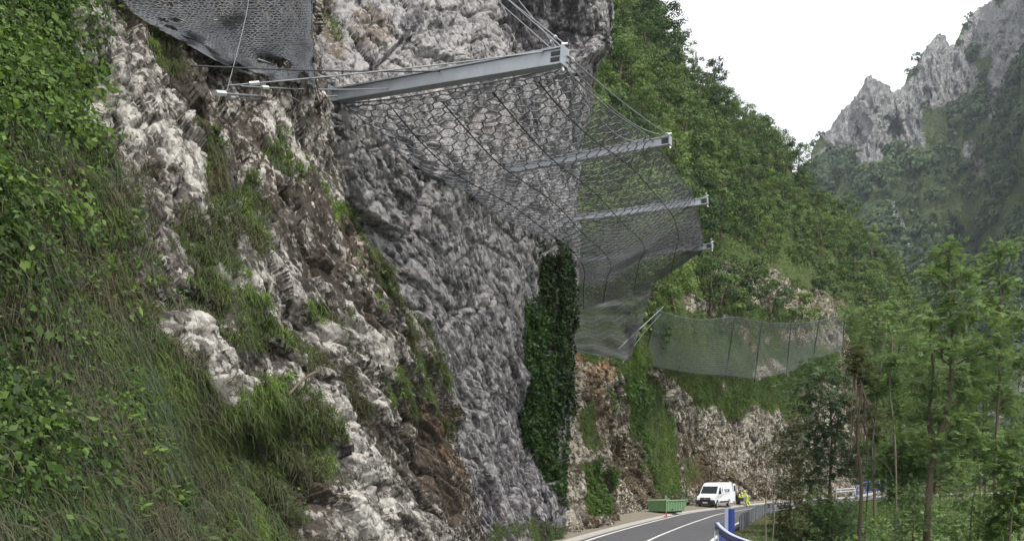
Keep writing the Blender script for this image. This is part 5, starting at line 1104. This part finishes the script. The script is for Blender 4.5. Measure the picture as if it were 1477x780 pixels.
person((float(w2[0]), 101, float(road_z(101)) + .03), R(-60), J2, RAD, 'worker bending down in yellow jacket and dark trousers beside the compressor', M_yel, M_dk, M_plate)
J3 = dict(J1); J3.update({'waist': (0, 0, 1.08), 'chest': (0, 0, 1.34), 'neck': (.01, 0, 1.5), 'head': (.03, 0, 1.62), 'crown': (.03, 0, 1.73), 'shl': (0, .19, 1.4), 'ell': (0, .25, 1.12), 'wrl': (.1, .24, .9), 'hal': (.12, .24, .82), 'shr': (0, -.19, 1.4), 'elr': (0, -.25, 1.12), 'wrr': (.1, -.24, .9), 'har': (.12, -.24, .82), 'knr': (.02, -.11, .48), 'anr': (-.02, -.12, .08), 'tor': (.17, -.12, .045)})
J3 = {a: tuple(v) for a, v in J3.items()}
w3 = road_pt(126, 1.8, .04)
person(tuple(W(1268, 690, 126)[:1]) + (126.0, float(w3[2]) + .9), R(200), J3, RAD, 'person in a pale jacket standing behind the blue bridge railing', M_plate, M_dk, M_plate)
# ---- small compressor on wheels behind the van
cp = empty('compressor', (float(W(1072, 725, 103)[0]), 103.2, float(road_z(103)) + .03), R(-70), label='dark low compressor trailer standing between the van and the workers', category='compressor')
MB().prism([(-.9, .42), (.9, .42), (.9, .95), (.6, 1.15), (-.9, 1.15)], -.5, .5).build('housing', M_galv_d, cp, .03); MB().box((1.3, 0, .48), (.9, .08, .08)).build('drawbar', M_black, cp)
for s in (1, -1): MB().tube([(0, s * .55, .3), (0, s * .70, .3)], .3, 16).build('wheel', M_tyre, cp)
MB().box((0, -.51, .8), (1.0, .03, .3)).build('grille', M_black, cp)

# ---- grey corrugated barrier along the outer edge of the road
def run(y0, y1, off0, off1, n): 
    ys_ = np.linspace(y0, y1, n); return np.array([road_pt(y_, o_) for y_, o_ in zip(ys_, np.linspace(off0, off1, n))])
bl = run(54.6, 82.5, 3.7, 3.6, 120); bz = bl[:, 2]
gb_ = empty('grey_barrier', tuple(bl[0]), label='solid light grey corrugated barrier along the outer road edge behind the blue post', category='barrier')
pr_ = [(0, .06), (.05, .10), (0, .18), (.06, .27), (0, .36), (.06, .46), (0, .56), (.06, .66), (0, .76), (.07, .86), (.0, .92)]
nrm = np.stack([-np.gradient(bl[:, 1]), np.gradient(bl[:, 0])], -1); nrm /= np.linalg.norm(nrm, axis=1)[:, None]
V = np.concatenate([np.stack([np.concatenate([bl[:, :2] + nrm * (a + t_), bz[:, None] + z_], 1) for a, z_ in pr_], 0) for t_ in (0,)], 0) - bl[0]
o = mk('corrugated_panel', V, grid_faces(len(pr_), len(bl)), M_galv, gb_); sm_ = o.modifiers.new('t', 'SOLIDIFY'); sm_.thickness = .01
for a in range(0, 120, 7): MB().box(np.array([*(bl[a, :2] - nrm[a] * .07), bz[a] + .38]) - bl[0], (.10, .10, .98)).build('post', M_galv_d, gb_)

# ---- blue barrier in front, with its end post
pbase = W(1052.5, 770, 50.0); pbz = -.1; ang = R(-38)
bp = empty('blue_post', (float(pbase[0]), 50.0, pbz), ang, label='stout two-faced blue steel post between the grey barrier and the blue rail', category='post')
MB().box((-.105, 0, .75), (.2, .44, 1.5)).build('pale_face', M_bluel, bp, .01); MB().box((.105, 0, .74), (.2, .40, 1.46)).build('dark_face', M_blue, bp, .01); MB().box((0, 0, 1.52), (.36, .36, .05)).build('cap', M_clamp, bp, .01)
rp = cr1(np.array([W(1034, 753, 43.6), W(1037, 757, 41.5), W(1044, 763.5, 37.8), W(1058, 772, 33.6), W(1085, 782, 30.2), W(1128, 797, 26.6), W(1180, 820, 23.0)]), 60)
gr_ = empty('blue_guardrail', (float(rp[0][0]), float(rp[0][1]), 0.0), label='nearest blue steel guardrail curving out of the picture at the bottom edge', category='guardrail')
tn = np.gradient(rp, axis=0)[:, :2]; tn /= np.linalg.norm(tn, axis=1)[:, None]; nn_ = np.stack([-tn[:, 1], tn[:, 0]], -1)
wp = [(-.06, 0), (.0, -.01), (.085, -.04), (.095, -.075), (.03, -.13), (.03, -.19), (.095, -.25), (.085, -.29), (0, -.32)]
V = np.stack([np.concatenate([rp[:, :2] - nn_ * a, rp[:, 2:3] + z_], 1) for a, z_ in wp], 0) - np.array(gr_.location)
o = mk('rail', V, grid_faces(len(wp), 60), M_blue, gr_); o.modifiers.new('t', 'SOLIDIFY').thickness = .012
top = np.stack([np.concatenate([rp[:, :2] - nn_ * a, rp[:, 2:3] + z_], 1) for a, z_ in ((-.10, .012), (.07, .012))], 0) - np.array(gr_.location)
o = mk('top_cap', top, grid_faces(2, 60), M_bluel, gr_); o.modifiers.new('t', 'SOLIDIFY').thickness = .02
for a in (1, 14, 26, 36, 46, 55):
    q = rp[a]; MB().box(np.array([q[0] + nn_[a, 0] * .1, q[1] + nn_[a, 1] * .1, q[2] / 2 - .25]) - np.array(gr_.location), (.14, .12, q[2] + .45)).build('post', M_blue, gr_)
    if a < 20: MB().box(np.array([q[0] - .12, q[1] - .05, q[2] - .5]) - np.array(gr_.location), (.05, .05, .8)).build('reflector_strip', M_clamp, gr_)

# ---- bridge railing farther on
br0 = [W(1236, 713, 112), W(1262, 708.5, 118), W(1285, 704, 126), W(1312, 699, 136), W(1340, 696, 146)]
bq = cr1(np.array(br0), 60); bz0 = np.linspace(0, 0, 60)
brr = empty('bridge_railing', tuple(bq[0]), label='deep blue lattice railing of the bridge beyond the bend', category='railing')
hgt = np.linspace(1.45, 1.0, 60)
for nm, f_, rr_ in (('top_rail', 1, .09), ('middle_rail', .55, .045), ('bottom_rail', .08, .09)):
    q = bq.copy(); q[:, 2] += hgt * f_; MB().tube(q - bq[0], rr_, 6).build(nm, M_blue, brr, smooth=True)
for a in range(0, 60, 4):
    q = bq[a]; MB().tube(np.array([q, q + np.array([0, 0, hgt[a]])]) - bq[0], .06, 6).build('post', M_blue, brr)
MB().tube(np.array([bq[0] - np.array([.5, 0, 0.05]), bq[0] + np.array([.25, 0, hgt[0] + .1])]) - bq[0], .1, 6).build('end_strut', M_bluel, brr)
ab = MB(); q0 = bq - np.array([0, 0, .02]); V = np.concatenate([q0, q0 - np.array([0, 0, 1.1])]); n_ = 60
mk('bridge_deck_edge', np.stack([q0, q0 - np.array([0, .1, .55])], 0), grid_faces(2, 60), M_kerb, None, kind='structure').modifiers.new('t', 'SOLIDIFY').thickness = .3
# low pale barrier just before the bridge
lb = np.array([W(1206, 712, 108), W(1220, 711, 110), W(1234, 710, 112)]); lbe = empty('white_barrier', tuple(lb[0]), label='low pale two-rail barrier just before the blue bridge railing', category='barrier')
for z_ in (.25, .55): MB().tube(lb + np.array([0, 0, z_]) - lb[0], .07, 6).build('rail', M_clamp, lbe)
for a in range(3): MB().tube(np.array([lb[a] - np.array([0, 0, .5]), lb[a] + np.array([0, 0, .6])]) - lb[0], .05, 6).build('post', M_clamp, lbe)
ms = W(1278, 681, 138); me_ = empty('round_sign', (float(ms[0]), 138, float(road_z(138)) - .2), label='small round pale disc on a post beyond the bridge railing', category='sign')
hz_ = float(ms[2]) - me_.location[2]; MB().tube([(0, 0, 0), (0, 0, hz_)], .05, 6).build('pole', M_galv_d, me_); MB().tube([(0, -.06, hz_), (0, -.10, hz_)], .24, 16).build('disc', M_plate, me_)

# ---- a dead branch caught on the near bank
a_, e_ = b.at(372, 584, .22, .68), b.at(424, 548, .30, .68); db = empty('dead_branch', tuple(a_), label='dark dead branch caught in the rocks of the near bank', category='branch')
q = sag(a_, e_, -.06); MB().tube(cr1(q, 12) - a_, np.linspace(.022, .034, 12), 6).build('limb', M_bark, db, smooth=True)
for f_, dx, dz in ((.35, -.12, .2), (.6, .1, .24), (.8, .14, -.16)): 
    o_ = q[0] + (q[-1] - q[0]) * f_ + np.array([0, 0, .05]); MB().tube(np.array([o_, o_ + np.array([dx, -.05, dz])]) - a_, [.014, .004], 5).build('twig', M_bark, db)
